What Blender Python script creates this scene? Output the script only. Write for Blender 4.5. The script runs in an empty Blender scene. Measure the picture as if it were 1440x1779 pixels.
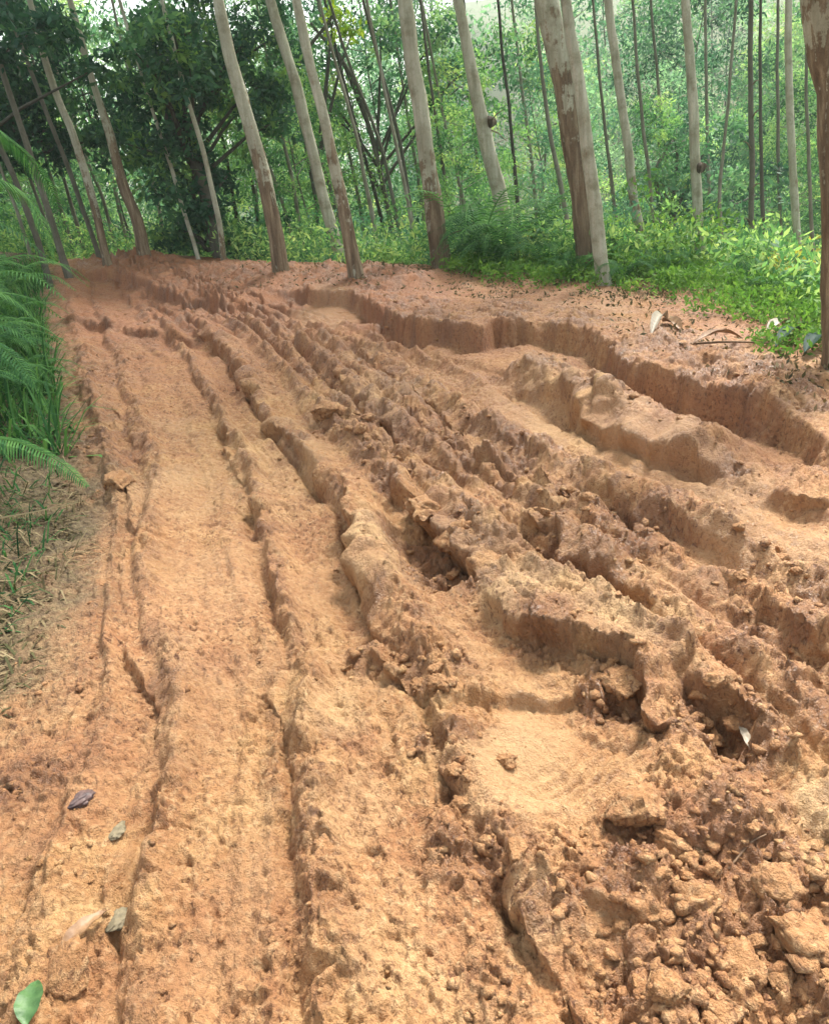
import bpy, math, random
import numpy as np
from mathutils import Matrix, Vector

# ------------------------------------------------------------------ camera
W0, H0, FPX = 1440.0, 1779.0, 1285.0          # photograph size and focal length in its pixels
CAM_H = 1.6
PITCH, ROLL = math.radians(22.0), math.radians(6.0)
scene = bpy.context.scene
COL = scene.collection
cam_data = bpy.data.cameras.new('camera')
cam = bpy.data.objects.new('camera', cam_data); COL.objects.link(cam)
cam_data.sensor_fit = 'VERTICAL'; cam_data.sensor_height = 36.0
cam_data.lens = FPX / H0 * 36.0
cam_data.clip_start = 0.05; cam_data.clip_end = 600
ROT = Matrix.Rotation(math.pi/2 - PITCH, 4, 'X') @ Matrix.Rotation(-ROLL, 4, 'Z')
cam.matrix_world = Matrix.Translation((0, 0, CAM_H)) @ ROT
scene.camera = cam

# ------------------------------------------------------------------ world, sun, exposure
SUN_EL, SUN_AZ = math.radians(56), math.radians(38)      # azimuth clockwise from +Y
world = bpy.data.worlds.new('World'); scene.world = world; world.use_nodes = True
wt = world.node_tree; wt.nodes.clear()
sky = wt.nodes.new('ShaderNodeTexSky'); sky.sky_type = 'NISHITA'; sky.sun_disc = False
sky.sun_elevation = SUN_EL; sky.sun_rotation = SUN_AZ
sky.air_density = 1.6; sky.dust_density = 5.0; sky.ozone_density = 1.0
hs = wt.nodes.new('ShaderNodeHueSaturation'); hs.inputs['Saturation'].default_value = 0.35
bg = wt.nodes.new('ShaderNodeBackground'); bg.inputs['Strength'].default_value = 0.15
wo = wt.nodes.new('ShaderNodeOutputWorld')
wt.links.new(sky.outputs[0], hs.inputs['Color']); wt.links.new(hs.outputs[0], bg.inputs[0]); wt.links.new(bg.outputs[0], wo.inputs[0])
sl = bpy.data.lights.new('sun', 'SUN'); sl.energy = 3.9; sl.angle = math.radians(12); sl.color = (1.0, 0.95, 0.86)
sun = bpy.data.objects.new('sun', sl); COL.objects.link(sun)
sdir = Vector((math.sin(SUN_AZ)*math.cos(SUN_EL), math.cos(SUN_AZ)*math.cos(SUN_EL), math.sin(SUN_EL)))
sun.rotation_euler = (-sdir).to_track_quat('-Z', 'Y').to_euler(); sun.location = sdir*60
scene.view_settings.view_transform = 'Standard'; scene.view_settings.look = 'None'
scene.view_settings.gamma = 1.0; scene.view_settings.exposure = 1.3

# ------------------------------------------------------------------ pixel -> world helpers
R3 = np.array(ROT.to_3x3())
CAMP = np.array([0, 0, CAM_H])
SLY, SLX = 0.085, -0.04                       # the road climbs away and dips to the right
def ray(px, py):
    v = np.array([(px - W0/2)/FPX, -(py - H0/2)/FPX, -1.0])
    return R3 @ v
def ground_pt(px, py):                        # meets the mean plane of the road
    d = ray(px, py)
    k = d[2] - SLY*d[1] - SLX*d[0]
    if k > -0.012: k = -0.012
    return (CAMP + d * (-CAM_H/k))[:2]
def at_depth(px, py, Y):                      # the point of that ray at world distance Y
    d = ray(px, py)
    return CAMP + d * (Y/d[1])

# ------------------------------------------------------------------ numpy noise
def _hash(ix, iy, seed):
    h = (ix.astype(np.int64)*374761393 + iy.astype(np.int64)*668265263 + seed*974634777) & 0xffffffff
    h = ((h ^ (h >> 13))*1274126177) & 0xffffffff
    h = ((h ^ (h >> 16))*2246822519) & 0xffffffff
    return ((h ^ (h >> 15)) & 0xffffff).astype(np.float64)/float(0x1000000)
def vnoise(x, y, seed=0):                     # gradient noise, about -1..1
    ix = np.floor(x); iy = np.floor(y); fx = x-ix; fy = y-iy
    ux = fx*fx*fx*(fx*(fx*6-15)+10); uy = fy*fy*fy*(fy*(fy*6-15)+10)
    def g(ox, oy):
        a = _hash(ix+ox, iy+oy, seed)*2*np.pi
        return np.cos(a)*(fx-ox)+np.sin(a)*(fy-oy)
    a = g(0,0); b = g(1,0); c = g(0,1); d = g(1,1)
    return ((a+(b-a)*ux)*(1-uy)+(c+(d-c)*ux)*uy)*1.5
def fbm(x, y, oct=4, seed=0, gain=.5):
    s = 0; a = 1; t = 0
    for i in range(oct):
        s = s+a*vnoise(x*2**i+i*17.3, y*2**i-i*9.1, seed+i); t += a; a *= gain
    return s/t
def clods(x, y, seed=0):                      # lumps: tallest dome of scattered stones, about 0..1
    ix = np.floor(x); iy = np.floor(y)
    best = np.zeros_like(x)
    for ox in (-1, 0, 1):
        for oy in (-1, 0, 1):
            cx = ix+ox; cy = iy+oy
            jx = cx+_hash(cx, cy, seed); jy = cy+_hash(cx, cy, seed+5)
            r = 0.35+0.6*_hash(cx, cy, seed+9)
            ang = _hash(cx, cy, seed+11)*3.14; ca, sa = np.cos(ang), np.sin(ang)
            dx = x-jx; dy = y-jy
            ax = (dx*ca+dy*sa); ay = (-dx*sa+dy*ca)*(1.2+.6*_hash(cx, cy, seed+13))
            d2 = (ax*ax+ay*ay)/(r*r)
            tilt = 1+.5*(ax*(_hash(cx, cy, seed+15)-.5)+ay*(_hash(cx, cy, seed+17)-.5))
            best = np.maximum(best, np.sqrt(np.clip(1-d2, 0, 1))*r*tilt)
    return best
def sstep(a, b, x):
    t = np.clip((x-a)/(b-a), 0, 1); return t*t*(3-2*t)

# ------------------------------------------------------------------ polylines
def catmull(pts, n):
    P = np.array(pts, float); k = len(P); out = []
    if k < 3: return np.array([P[0]+(P[-1]-P[0])*t for t in np.linspace(0, 1, n)])
    E = np.vstack([2*P[0]-P[1], P, 2*P[-1]-P[-2]])
    for t in np.linspace(0, k-1-1e-6, n):
        i = int(t); f = t-i
        p0, p1, p2, p3 = E[i], E[i+1], E[i+2], E[i+3]
        out.append(.5*((2*p1)+(-p0+p2)*f+(2*p0-5*p1+4*p2-p3)*f*f+(-p0+3*p1-3*p2+p3)*f**3))
    return np.array(out)
def sdist(X, Y, L):                           # signed distance, arclength 0..1, arclength in metres
    best = np.full(X.shape, 1e9); sg = np.ones(X.shape); tt = np.zeros(X.shape)
    seg = np.linalg.norm(np.diff(L, axis=0), axis=1); tot = seg.sum(); acc = 0
    for i in range(len(L)-1):
        a, b = L[i], L[i+1]; d = b-a; l2 = d@d+1e-12
        t = np.clip(((X-a[0])*d[0]+(Y-a[1])*d[1])/l2, 0, 1)
        qx = X-a[0]-t*d[0]; qy = Y-a[1]-t*d[1]; dd = qx*qx+qy*qy
        m = dd < best
        best = np.where(m, dd, best)
        cr = d[0]*(Y-a[1])-d[1]*(X-a[0])
        sg = np.where(m, np.sign(cr), sg); tt = np.where(m, acc+t*seg[i], tt); acc += seg[i]
    return sg*np.sqrt(best), tt/tot, tt

# edge of the worked ground (beyond it the hillside falls away), traced along its far side
CREST = [(-900, 560), (-350, 500), (60, 468), (160, 452), (250, 446), (400, 458), (620, 466), (790, 468), (950, 476), (1050, 484),
         (1220, 486), (1330, 530), (1480, 590), (1700, 640), (2100, 760), (2600, 900)]
CRESTW = catmull([ground_pt(*p) for p in CREST], 90)
# left edge where the grass bank begins, near to far
LEFTE = [(-700, 1900), (-330, 1500), (-120, 1330), (0, 1180), (90, 1010), (135, 880), (95, 760), (80, 640), (68, 560), (70, 490), (70, 474)]
LEFTW = catmull([ground_pt(*p) for p in LEFTE], 60)

def base(X, Y):
    z = SLY*Y+SLX*X
    s, _, _ = sdist(X, Y, CRESTW)             # >0 beyond the edge
    s = np.where(Y < -3, -5, s)
    out = np.clip(s, 0, None)
    drop = 0.30*np.clip(out, 0, 16)+0.0*out
    drop = drop*sstep(0, 1.6, out)
    far = sstep(18, 60, out)*(out-18)*(.08+.20*sstep(5, 22, X))
    z = np.where(s > 0, SLY*np.clip(Y, -50, 14)+SLX*np.clip(X, -12, 12)-drop+far, z)
    l, _, _ = sdist(X, Y, LEFTW)              # near to far: positive = left
    lo = np.clip(l, 0, 30)*(np.abs(l) < 40)
    z = z+(0.34*np.clip(lo, 0, 1.3)*sstep(0, .6, lo)-.22*np.clip(lo-2.2, 0, 12))*sstep(3, -1, s)
    return z, s, l
# ------------------------------------------------------------------ the mud: ruts, cut banks and ridges traced on the road
# C = cut bank: ground stands higher on the right / far side;  (points, rise, fall, edge width, reach up side, reach low side, jag)
CUTS = [
    # long tall cut bank on the right
    ([(440,520),(500,508),(560,512),(620,518),(665,545),(705,567),(770,572),(835,583),(862,570),(940,573),(1015,583),(1055,612),(1090,642),(1135,662),(1200,686),(1280,706),(1345,728),(1400,758),(1440,790),(1520,850)], .085, .17, .04, .8, .5, .05),
    ([(90,478),(150,478),(200,480),(250,492),(300,512),(360,522),(450,528)], .07, .10, .05, .5, .6, .05),
    ([(100,556),(160,560),(230,570),(300,582),(370,592),(430,600)], .04, .05, .05, .4, .5, .06),
    # the mound between the deep rut and the track: steep towards the viewer
    ([(862,650),(900,655),(960,668),(1000,690),(1040,725),(1100,752),(1180,785),(1270,815)], .12, .06, .05, .26, .3, .05),
    ([(1035,690),(1050,720)], .05, .05, .03, .2, .15, .03),
    # wall of the middle rut
    ([(340,570),(385,600),(430,670),(465,735)], .06, .08, .04, .30, .24, .05),
    ([(455,735),(490,752),(530,795),(575,860)], .03, .09, .02, .2, .16, .02),
    ([(606,820),(616,890),(622,950),(636,1020),(668,1090),(720,1120)], .05, .075, .022, .25, .16, .025),
    # groove between the two smooth strips
    ([(440,860),(470,960),(485,1080)], .016, .028, .03, .22, .14, .03),
    ([(480,1150),(490,1210),(503,1290),(512,1380),(526,1460),(540,1560),(545,1650),(560,1790)], .012, .025, .022, .16, .065, .035),
    ([(340,640),(385,740),(430,840),(460,930)], .03, .035, .03, .2, .14, .05),
    ([(205,700),(240,800),(232,940),(225,1050)], .022, .028, .03, .22, .16, .04),
    ([(222,1030),(228,1130),(268,1190),(288,1260),(280,1340)], .02, .028, .02, .18, .07, .035),
    ([(285,1340),(282,1400),(250,1490),(218,1600),(205,1850)], .012, .018, .03, .15, .08, .03),
    ([(60,1330),(110,1420),(150,1490),(170,1580)], .01, .012, .03, .1, .12, .03),
    # slab edges above the smooth hollow
    ([(836,1040),(880,1075),(940,1085),(1010,1110),(1060,1150),(1110,1180),(1150,1235),(1200,1265)], .05, .095, .016, .35, .22, .06),
    ([(690,850),(740,880),(790,925),(835,965),(840,1010)], .05, .15, .03, .25, .16, .05),
    ([(1190,1175),(1240,1200),(1300,1215),(1350,1260)], .03, .08, .02, .2, .12, .04),
    # border of the lower right pit
    ([(870,1510),(900,1560),(950,1640),(1000,1705),(1040,1790),(1080,1900)], .03, .05, .02, .12, .08, .03),
    ([(640,1110),(720,1180),(770,1250),(800,1330),(830,1400)], .02, .035, .03, .15, .15, .05),
    # steps further right
    ([(1040,1000),(1090,1040),(1140,1062)], .03, .06, .02, .2, .14, .04),
    ([(900,905),(960,925),(1010,985),(1060,1005)], .03, .07, .025, .2, .16, .05),
    ([(1330,1050),(1380,1090),(1440,1130),(1520,1180)], .04, .07, .03, .25, .2, .04),
    ([(1060,850),(1100,890),(1130,935),(1180,950)], .03, .06, .025, .2, .16, .04),
    ([(780,745),(840,785),(880,815),(960,850),(1060,880)], .04, .07, .03, .25, .2, .06),
    ([(1340,835),(1390,855),(1450,868)], .02, .03, .02, .3, .2, .03),
    ([(1150,900),(1210,935),(1290,960)], .02, .04, .02, .2, .14, .04),
    ([(570,640),(640,705),(700,765),(760,800)], .03, .05, .03, .14, .12, .05),
    ([(610,600),(690,655),(760,710),(850,780)], .03, .05, .03, .14, .12, .05),
]
# R = ridge (+) or groove (-): (points, height, half width, sharpness, lumpiness)
RIDGES = [
    ([(880,630),(950,640),(1010,665),(1060,700),(1130,728),(1200,760),(1265,795)], .10, .22, 3, .4),
    ([(500,590),(560,620),(640,690),(720,745),(800,800),(900,850),(980,900),(1080,960),(1180,1000)], .05, .13, 2, .9),
    ([(560,580),(640,620),(740,680),(850,745),(960,800),(1080,850),(1200,900),(1330,950)], .06, .16, 2, .8),
    ([(515,600),(575,650),(650,722),(730,780),(820,835),(920,890),(1010,950)], -.07, .07, 2, .4),
    ([(590,600),(680,655),(790,725),(870,800),(960,855)], -.06, .07, 2, .5),
    ([(700,590),(800,650),(920,712),(1050,770),(1200,835),(1440,930),(1600,1000)], -.07, .30, 4, .1),
    ([(860,640),(960,690),(1080,745)], -.05, .15, 2, .2),
    ([(560,700),(610,740),(650,800),(700,850)], .06, .14, 2, 1.),
    ([(400,590),(480,640),(545,730),(600,820),(640,920),(690,1040)], .03, .16, 4, .2),
    ([(480,870),(520,950),(560,1040),(600,1120)], -.03, .2, 4, .1),
    ([(700,900),(740,970),(800,1010)], -.08, .16, 2, .9),
    ([(850,1000),(950,1040),(1080,1110),(1180,1180)], .05, .17, 4, .4),
    ([(900,1200),(930,1290),(900,1380)], -.06, .22, 4, .0),
    ([(1050,1250),(1000,1330),(960,1400)], -.03, .12, 2, .0),
    ([(1230,1225),(1300,1280)], -.06, .08, 2, .6),
    ([(1120,1340),(1250,1400),(1400,1450)], .05, .14, 2, .9),
    ([(1060,1560),(1040,1640),(1060,1740)], -.05, .08, 2, .1),
    ([(740,1200),(780,1300),(800,1400),(830,1480),(900,1520),(980,1560)], .03, .07, 2, .9),
    ([(520,1180),(545,1300),(560,1420),(580,1560)], .02, .05, 2, .7),
    ([(470,1180),(480,1300),(490,1400)], .012, .04, 2, .4),
    ([(300,1120),(320,1250),(320,1330)], .02, .05, 2, .6),
    ([(240,1400),(210,1500),(190,1580)], -.02, .05, 2, .0),
    ([(130,1680),(120,1730)], .0, .05, 2, 0),
    ([(250,700),(275,820),(265,950),(262,1060)], .02, .06, 2, .2),
    ([(150,600),(170,700),(200,800),(215,900)], .03, .12, 2, .8),
    ([(1290,1060),(1360,1120),(1440,1180)], .04, .12, 2, .8),
    ([(1150,860),(1250,920),(1330,960),(1440,1010)], .03, .10, 2, .7),
    ([(1180,960),(1270,975),(1330,1010)], -.05, .10, 2, .0),
    ([(1340,1060),(1370,1080)], -.06, .05, 2, .0),
    ([(1430,1120),(1460,1140)], -.06, .06, 2, .0),
    ([(1100,600),(1250,650),(1400,710),(1500,740)], .07, .22, 2, .9),
    ([(1280,640),(1380,670),(1450,700)], .06, .16, 2, .9),
    ([(160,455),(300,470),(450,480),(600,480),(760,500)], .12, .6, 2, .6),
    ([(250,462),(290,468)], .12, .25, 2, .3),
    ([(440,520),(520,535),(620,540)], -.05, .5, 4, 0),
    ([(120,500),(250,525),(400,548),(560,560)], -.05, .4, 4, .1),
    ([(230,545),(330,555),(430,562),(500,580)], .05, .2, 2, .9),
]
# rough = torn, lumpy ground; smooth = pressed flat; (px, py, radius px, weight)
ROUGH = [(1000,560,60,.75),(1080,630,50,.75),(1200,665,50,.85),(1350,705,50,.85),(880,548,60,.7),(760,552,60,.75),(930,640,50,.9),(1010,672,45,.9),(1090,722,50,.95),(1200,765,55,.95),(1260,800,50,.8),(600,500,70,.6),
         (1100,600,70,.5),(1400,820,60,.6),(240,1250,30,.5),(540,1500,40,.5),(300,1230,35,.6),(140,1180,60,.4),(1000,1450,60,.5),(1290,1560,240,1.),(1180,1720,200,1.),(1100,1450,80,.8),(1260,1250,110,.9),(1060,1170,80,1.),(950,1090,70,.7),(770,950,90,1.),(620,740,70,1.),
         (680,820,60,1.),(790,1290,70,.9),(820,1470,80,.9),(950,1530,90,.8),(740,1150,80,.8),(640,1130,50,.7),(860,790,70,.8),(1000,880,90,.8),(1110,910,80,.9),
         (1060,990,70,.7),(960,930,60,.9),(700,700,60,.8),(800,760,60,.8),(550,640,50,.7),(1370,1100,80,.7),(1330,980,80,.6),(1250,890,80,.6),(1220,780,60,.9),(1120,730,50,.8),
         (960,620,40,.6),(1300,660,120,.8),(1150,600,90,.6),(700,545,70,.8),(420,560,60,.6),(380,490,110,.7),(600,490,120,.8),(180,760,60,.8),(200,850,50,.7),(190,650,60,.6),(60,1360,60,.6),
         (90,1500,60,.4),(1050,1640,60,.3),(1440,1500,120,.8),(1440,1000,90,.6),(500,1650,60,.25),(860,1700,80,.4),(300,560,70,.5)]
SMOOTH = [(920,1330,125,1.),(930,1240,80,1.),(1050,1300,70,.8),(360,1000,110,.6),(350,1250,80,.5),(420,1500,80,.6),(560,1000,60,.6),(330,850,80,.5),(240,1480,35,1.),(300,1330,40,.6),(390,1650,80,.4),
          (560,800,30,1.),(1130,790,120,.8),(900,700,80,.7),(1360,900,90,.5),(1260,980,50,1.),(560,530,60,1.),(650,1000,25,.9),(1040,1590,40,.8),(200,1730,40,.7),(150,1200,60,.3),(1200,1030,60,.3)]

def blocks(x, y, seed=0):                     # broken lumps: tilted facets split by cracks
    ix = np.floor(x); iy = np.floor(y); f1 = np.full(x.shape, 9.); f2 = np.full(x.shape, 9.); hh = np.zeros(x.shape)
    for ox in (-1, 0, 1):
        for oy in (-1, 0, 1):
            cx = ix+ox; cy = iy+oy; r1 = _hash(cx, cy, seed); r2 = _hash(cx, cy, seed+5); r3 = _hash(cx, cy, seed+9); r4 = _hash(cx, cy, seed+12)
            dx = x-cx-r1; dy = y-cy-r2; d = np.sqrt(dx*dx+dy*dy)*(.75+.5*r3)
            hv = r4+(r1-.5)*1.6*dx+(r3-.5)*1.6*dy
            m = d < f1
            f2 = np.where(m, f1, np.minimum(f2, d)); hh = np.where(m, hv, hh); f1 = np.where(m, d, f1)
    crack = sstep(0, .42, f2-f1)
    return hh*crack-.25*(1-crack)
WILD = [(1250,1500,330,1.),(950,1330,170,1.),(1200,1200,120,.7),(1000,1130,110,.6),(1100,1750,260,1.)]
def blobs(X, Y, spec, edge=.35):
    m = np.zeros(X.shape)
    for px, py, r, w in spec:
        c = ground_pt(px, py); ex = ground_pt(px+r, py)-c; ey = ground_pt(px, py+r)-c
        a = np.hypot(*ex)+1e-6
        rr = min(max(a, np.hypot(*ey)*.8), a*2.2)
        b = max(a, .01)
        # an ellipse on the ground, longer along the view where the picture foreshortens it
        u = ((X-c[0]))/b; v = ((Y-c[1]))/rr
        k = (np.abs(u) < 2) & (np.abs(v) < 2)
        if not k.any(): continue
        d = np.sqrt(u[k]**2+v[k]**2)
        m[k] = np.maximum(m[k], w*sstep(1.3, .5, d+edge*vnoise(X[k]*6, Y[k]*6, 3)))
    return m

GUIDES = [[(90,520),(100,600),(130,700),(170,850),(170,1000),(130,1200),(60,1400),(-60,1700),(-200,2300)],
    [(160,520),(180,590),(215,700),(245,850),(235,1050),(282,1230),(282,1350),(235,1520),(205,1790),(190,2300)],
    [(230,520),(300,590),(380,720),(440,860),(485,1080),(500,1290),(525,1480),(545,1790),(560,2300)],
    [(290,530),(385,600),(470,740),(575,850),(625,950),(665,1090),(760,1220),(800,1350),(860,1480),(960,1650),(1050,1800),(1300,2300)],
    [(340,530),(440,590),(545,700),(640,800),(720,870),(835,980),(930,1080),(1080,1160),(1200,1280),(1330,1450),(1500,1650),(1900,2200)],
    [(400,535),(510,595),(650,720),(780,810),(900,900),(1060,1005),(1200,1100),(1350,1200),(1600,1400),(2000,1700)],
    [(450,535),(590,590),(740,690),(870,800),(1060,880),(1200,950),(1440,1060),(1700,1200),(2100,1400)],
    [(500,530),(700,585),(860,680),(1050,765),(1250,860),(1440,935),(1800,1080),(2300,1300)],
    [(560,525),(700,560),(850,615),(1000,660),(1180,750),(1400,830),(1800,980),(2300,1150)]]
# across the road, left to right: (place, half width, height, lumpiness): wheel troughs and the berms squeezed up between them
BERMS = [(.45,.18,.035,.6),(1.0,.06,-.020,.5),(1.15,.10,.026,.9),(1.56,.22,-.024,.1),(1.97,.06,-.028,.6),(2.12,.11,.030,1.),(2.55,.20,-.028,.1),(2.93,.07,-.05,.2),(3.15,.14,.035,.9),
         (3.6,.15,-.03,.3),(3.95,.14,.035,1.1),(4.3,.10,-.045,.6),(4.55,.15,.042,1.2),(4.85,.09,-.050,.6),(5.1,.14,.042,1.3),(5.4,.09,-.040,.6),(5.7,.16,.045,1.2),(6.05,.10,-.040,.6),(6.3,.13,.035,1.2),
         (6.75,.25,-.06,.1),(7.2,.1,.03,.5),(7.5,.2,-.03,.1)]
def flow_coord(X, Y):                         # lane number across the road, following its bend
    D = [sdist(X, Y, catmull([ground_pt(*p) for p in G], 3*len(G)))[0] for G in GUIDES]
    u = np.full(X.shape, -1.); u = np.clip(D[0], -1, 0)*1.6
    for i in range(len(D)-1):
        m = (D[i] >= 0) & (D[i+1] < 0)
        u = np.where(m, i+D[i]/(D[i]-D[i+1]+1e-9), u)
    return np.where((D[-1] >= 0), 8+np.clip(D[-1], 0, 3), u)
def flow_height(u, X, Y, jx, wild):
    v = np.hypot(X, Y); w = u+.09*vnoise(v*1.1, u*.7, 31)+.05*vnoise(v*4, u*2, 32)+.035*jx
    h = np.zeros(X.shape); lum = np.zeros(X.shape)
    for u0, wd, hh, l in BERMS:
        d = (w-u0)/(wd*(1+.25*vnoise(v*2.3, u*0+u0*7, 33))); p = np.exp(-d*d)
        h += hh*p*(1+l*.9*vnoise(v*5+u0*9, w*2.5, 34)+.35*vnoise(v*1.3, u*0+u0*5, 35))
        if hh > 0: lum = np.maximum(lum, l*p)
    h += .016*vnoise(w*4.5, v*.7, 36)+.008*vnoise(w*10, v*1.4, 37)+.004*vnoise(w*22, v*2.5, 38)
    fade = sstep(-.3, .3, u)*sstep(8.2, 7.6, u)
    return h*fade*(1-.7*wild), lum*fade*(1-.5*wild)
def hash_(pts): return (pts[0][0]*.37) % 50
def mud_height(X, Y, s, l, u):
    wx = fbm(X*3, Y*3, 3, 50); wy = fbm(X*3+31, Y*3, 3, 60)
    jx = fbm(X*11, Y*11, 3, 70); jy = fbm(X*11+9, Y*11, 3, 80)
    h = np.zeros(X.shape); ox_ = np.zeros(X.shape); oy_ = np.zeros(X.shape)
    for pts, up, dn, ew, ru, rl, jag in CUTS:
        L = catmull([ground_pt(*p) for p in pts], 3*len(pts))
        mg = max(ru, rl)*2.6+.15
        k = (X > L[:,0].min()-mg) & (X < L[:,0].max()+mg) & (Y > L[:,1].min()-mg) & (Y < L[:,1].max()+mg)
        if not k.any(): continue
        jj = .35 if up > .1 else .8
        xs, ys = X[k]+jag*(1.8*wx[k]+jj*jx[k]), Y[k]+jag*(1.8*wy[k]+jj*jy[k])
        sd, t, m = sdist(xs, ys, L)
        brk = .45+.55*sstep(-.6, .1, vnoise(m*1.9, m*0+hash_(pts), 41)) if max(up, dn) < .1 else (sstep(.12, .5, t)*.65+.35 if up > .1 else sstep(0, .3, t)*.5+.5)
        tap = brk*sstep(0, .10, t)*sstep(1, .90, t)*sstep(mg, mg*.6, np.abs(sd))
        var = 1+.38*vnoise(m*2.2, m*0+3.3, 5)+.15*vnoise(m*6, m*0+1.3, 6)
        hi = up*np.exp(-np.clip(sd, 0, None)/ru); lo = -dn*np.exp(-(np.clip(-sd, 0, None)/rl)**1.6)
        e = sstep(-ew*1.3, ew*.5, sd)
        h[k] += tap*var*(hi*e+lo*(1-e))
        if max(up, dn) < .16 and L[:,1].min() < 6:          # the brink hangs over a little, as wet mud does
            dv = L[-1]-L[0]; dv = dv/np.hypot(*dv); nx, ny = -dv[1], dv[0]
            ov = .55*(up+dn)*tap*np.exp(-(np.clip(sd, 0, None)/.05)**2)*e*np.clip(.6+1.2*vnoise(xs*7, ys*7, 44), 0, 1.4)
            ox_[k] -= nx*ov; oy_[k] -= ny*ov
    wild = blobs(X, Y, WILD, .3); fh, rg = flow_height(u, X, Y, jx, wild); h += fh; rg = rg*.7
    for pts, hh, w, p, lump in RIDGES:
        L = catmull([ground_pt(*p_) for p_ in pts], 3*len(pts))
        mg = w*2.5+.1
        k = (X > L[:,0].min()-mg) & (X < L[:,0].max()+mg) & (Y > L[:,1].min()-mg) & (Y < L[:,1].max()+mg)
        if not k.any(): continue
        xs, ys = X[k]+.05*wx[k]+.018*jx[k], Y[k]+.05*wy[k]+.018*jy[k]
        sd, t, m = sdist(xs, ys, L)
        d = np.abs(sd)/(w*(1+.25*vnoise(m*3, m*0+1.7, 8)))
        prof = np.exp(-d**p)*sstep(0, .06, t)*sstep(1, .94, t)
        var = 1+(.25+.5*lump)*vnoise(m*5, m*0+7.7, 9)
        h[k] += hh*prof*var
        rg[k] = np.maximum(rg[k], lump*prof)
    rough = np.clip(np.maximum(blobs(X, Y, ROUGH), rg*.9), 0, 1)
    smooth = blobs(X, Y, SMOOTH)
    rough = np.clip(rough*(1-.85*smooth)+.10*(1-smooth)+.12*fbm(X*2.3, Y*2.3, 3, 90), 0.0, 1)
    big = np.maximum(rough, .0)
    # lumps of several sizes, warped so that no two look alike
    ux, uy = X+.045*jx+.012*vnoise(X*40, Y*40, 77), Y+.045*jy+.012*vnoise(X*40+8, Y*40, 78)
    c1 = clods(ux/.16, uy/.16, 1); c2 = clods(ux/.08, uy/.08+2, 21); c3 = clods(ux/.038, uy/.038+2, 22); b2 = blocks(ux/.075+3, uy/.075, 2); b3 = blocks(ux/.036, uy/.036+5, 3); b4 = blocks(ux/.017, uy/.017+5, 4)
    h += big*(.060*(c1-.35)*sstep(.25, .8, big)+.011*(b2-.4)+.024*(c2-.3)+.0055*(b3-.4)+.010*(c3-.3))+(.25+.75*rough)*.0045*(b4-.4)*(1-.75*smooth)
    pop = sstep(.05, .5, fbm(X*4, Y*4, 3, 120)+.75*rough)
    h += pop*(.006*(b3-.35)+.010*(c3-.25))*(1-smooth)
    # torn, matted surface: sharp little pits between blunt swellings
    am = 1.1*(.45+.55*sstep(-.35, .35, fbm(X*2.2+5, Y*2.2, 3, 125)))*(1-.72*smooth)
    q1 = np.abs(vnoise(ux*9+3, uy*13, 126)); q2 = np.abs(vnoise(ux*22, uy*30+3, 127)); q3 = np.abs(vnoise(ux*48, uy*60, 128))
    h += am*(.020*(np.sqrt(q1+.02)-.45)+.013*(np.sqrt(q2+.02)-.45)+.0065*(np.sqrt(q3+.02)-.45))
    # the ground heaves gently; small pits everywhere
    h += .030*fbm(X*1.3, Y*1.3, 3, 130)+.012*(1-.5*smooth)*fbm(X*7, Y*7, 4, 140)
    pit = sstep(.22, .55, fbm(X*18, Y*22, 3, 150))
    h -= .018*pit*(1-.8*smooth)
    pit2 = sstep(.15, .45, fbm(ux*34, uy*40, 3, 151)); h -= .007*pit2*(1-.7*smooth)
    # fine tread scores running along the wheel tracks
    h += .004*(1-rough)*vnoise(X*26+Y*7, Y*3.2, 160)
    # ribs left by a spinning wheel on the smooth hollow
    c = ground_pt(1040, 1310); th = np.arctan2(Y-c[1]-.10, X-c[0]+.02)
    a = ground_pt(960, 1360); b = ground_pt(1110, 1250); ax = (b-a)/np.hypot(*(b-a))
    u = (X-c[0])*ax[0]+(Y-c[1])*ax[1]; v = -(X-c[0])*ax[1]+(Y-c[1])*ax[0]
    fan = np.exp(-(u/.16)**4-(v/.11)**4)
    h += .010*fan*np.sin(v*(1.6-u*2)*90+2*vnoise(u*8, v*20, 4))
    return h, rough, smooth, ox_, oy_

def mesh_obj(name, V, F, mat=None, parent=None, smooth=False, attrs=None):
    V = np.asarray(V, dtype=np.float32); F = np.asarray(F, dtype=np.int32)
    me = bpy.data.meshes.new(name); n = F.shape[1]
    me.vertices.add(len(V)); me.vertices.foreach_set('co', V.ravel())
    me.loops.add(F.size); me.loops.foreach_set('vertex_index', F.ravel())
    me.polygons.add(len(F))
    me.polygons.foreach_set('loop_start', np.arange(0, F.size, n, dtype=np.int32))
    me.polygons.foreach_set('loop_total', np.full(len(F), n, dtype=np.int32))
    if smooth: me.polygons.foreach_set('use_smooth', np.ones(len(F), dtype=bool))
    me.update(calc_edges=True)
    if attrs:
        for an, (dom, av) in attrs.items():
            at = me.attributes.new(an, 'FLOAT', dom); at.data.foreach_set('value', np.asarray(av, dtype=np.float32).ravel())
    if mat: me.materials.append(mat)
    o = bpy.data.objects.new(name, me); COL.objects.link(o)
    if parent: o.parent = parent
    return o
def grid_faces(nr, nc):
    i = np.arange(nr-1)[:,None]*nc+np.arange(nc-1)[None,:]
    return np.stack([i, i+1, i+nc+1, i+nc], -1).reshape(-1, 4)

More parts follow.
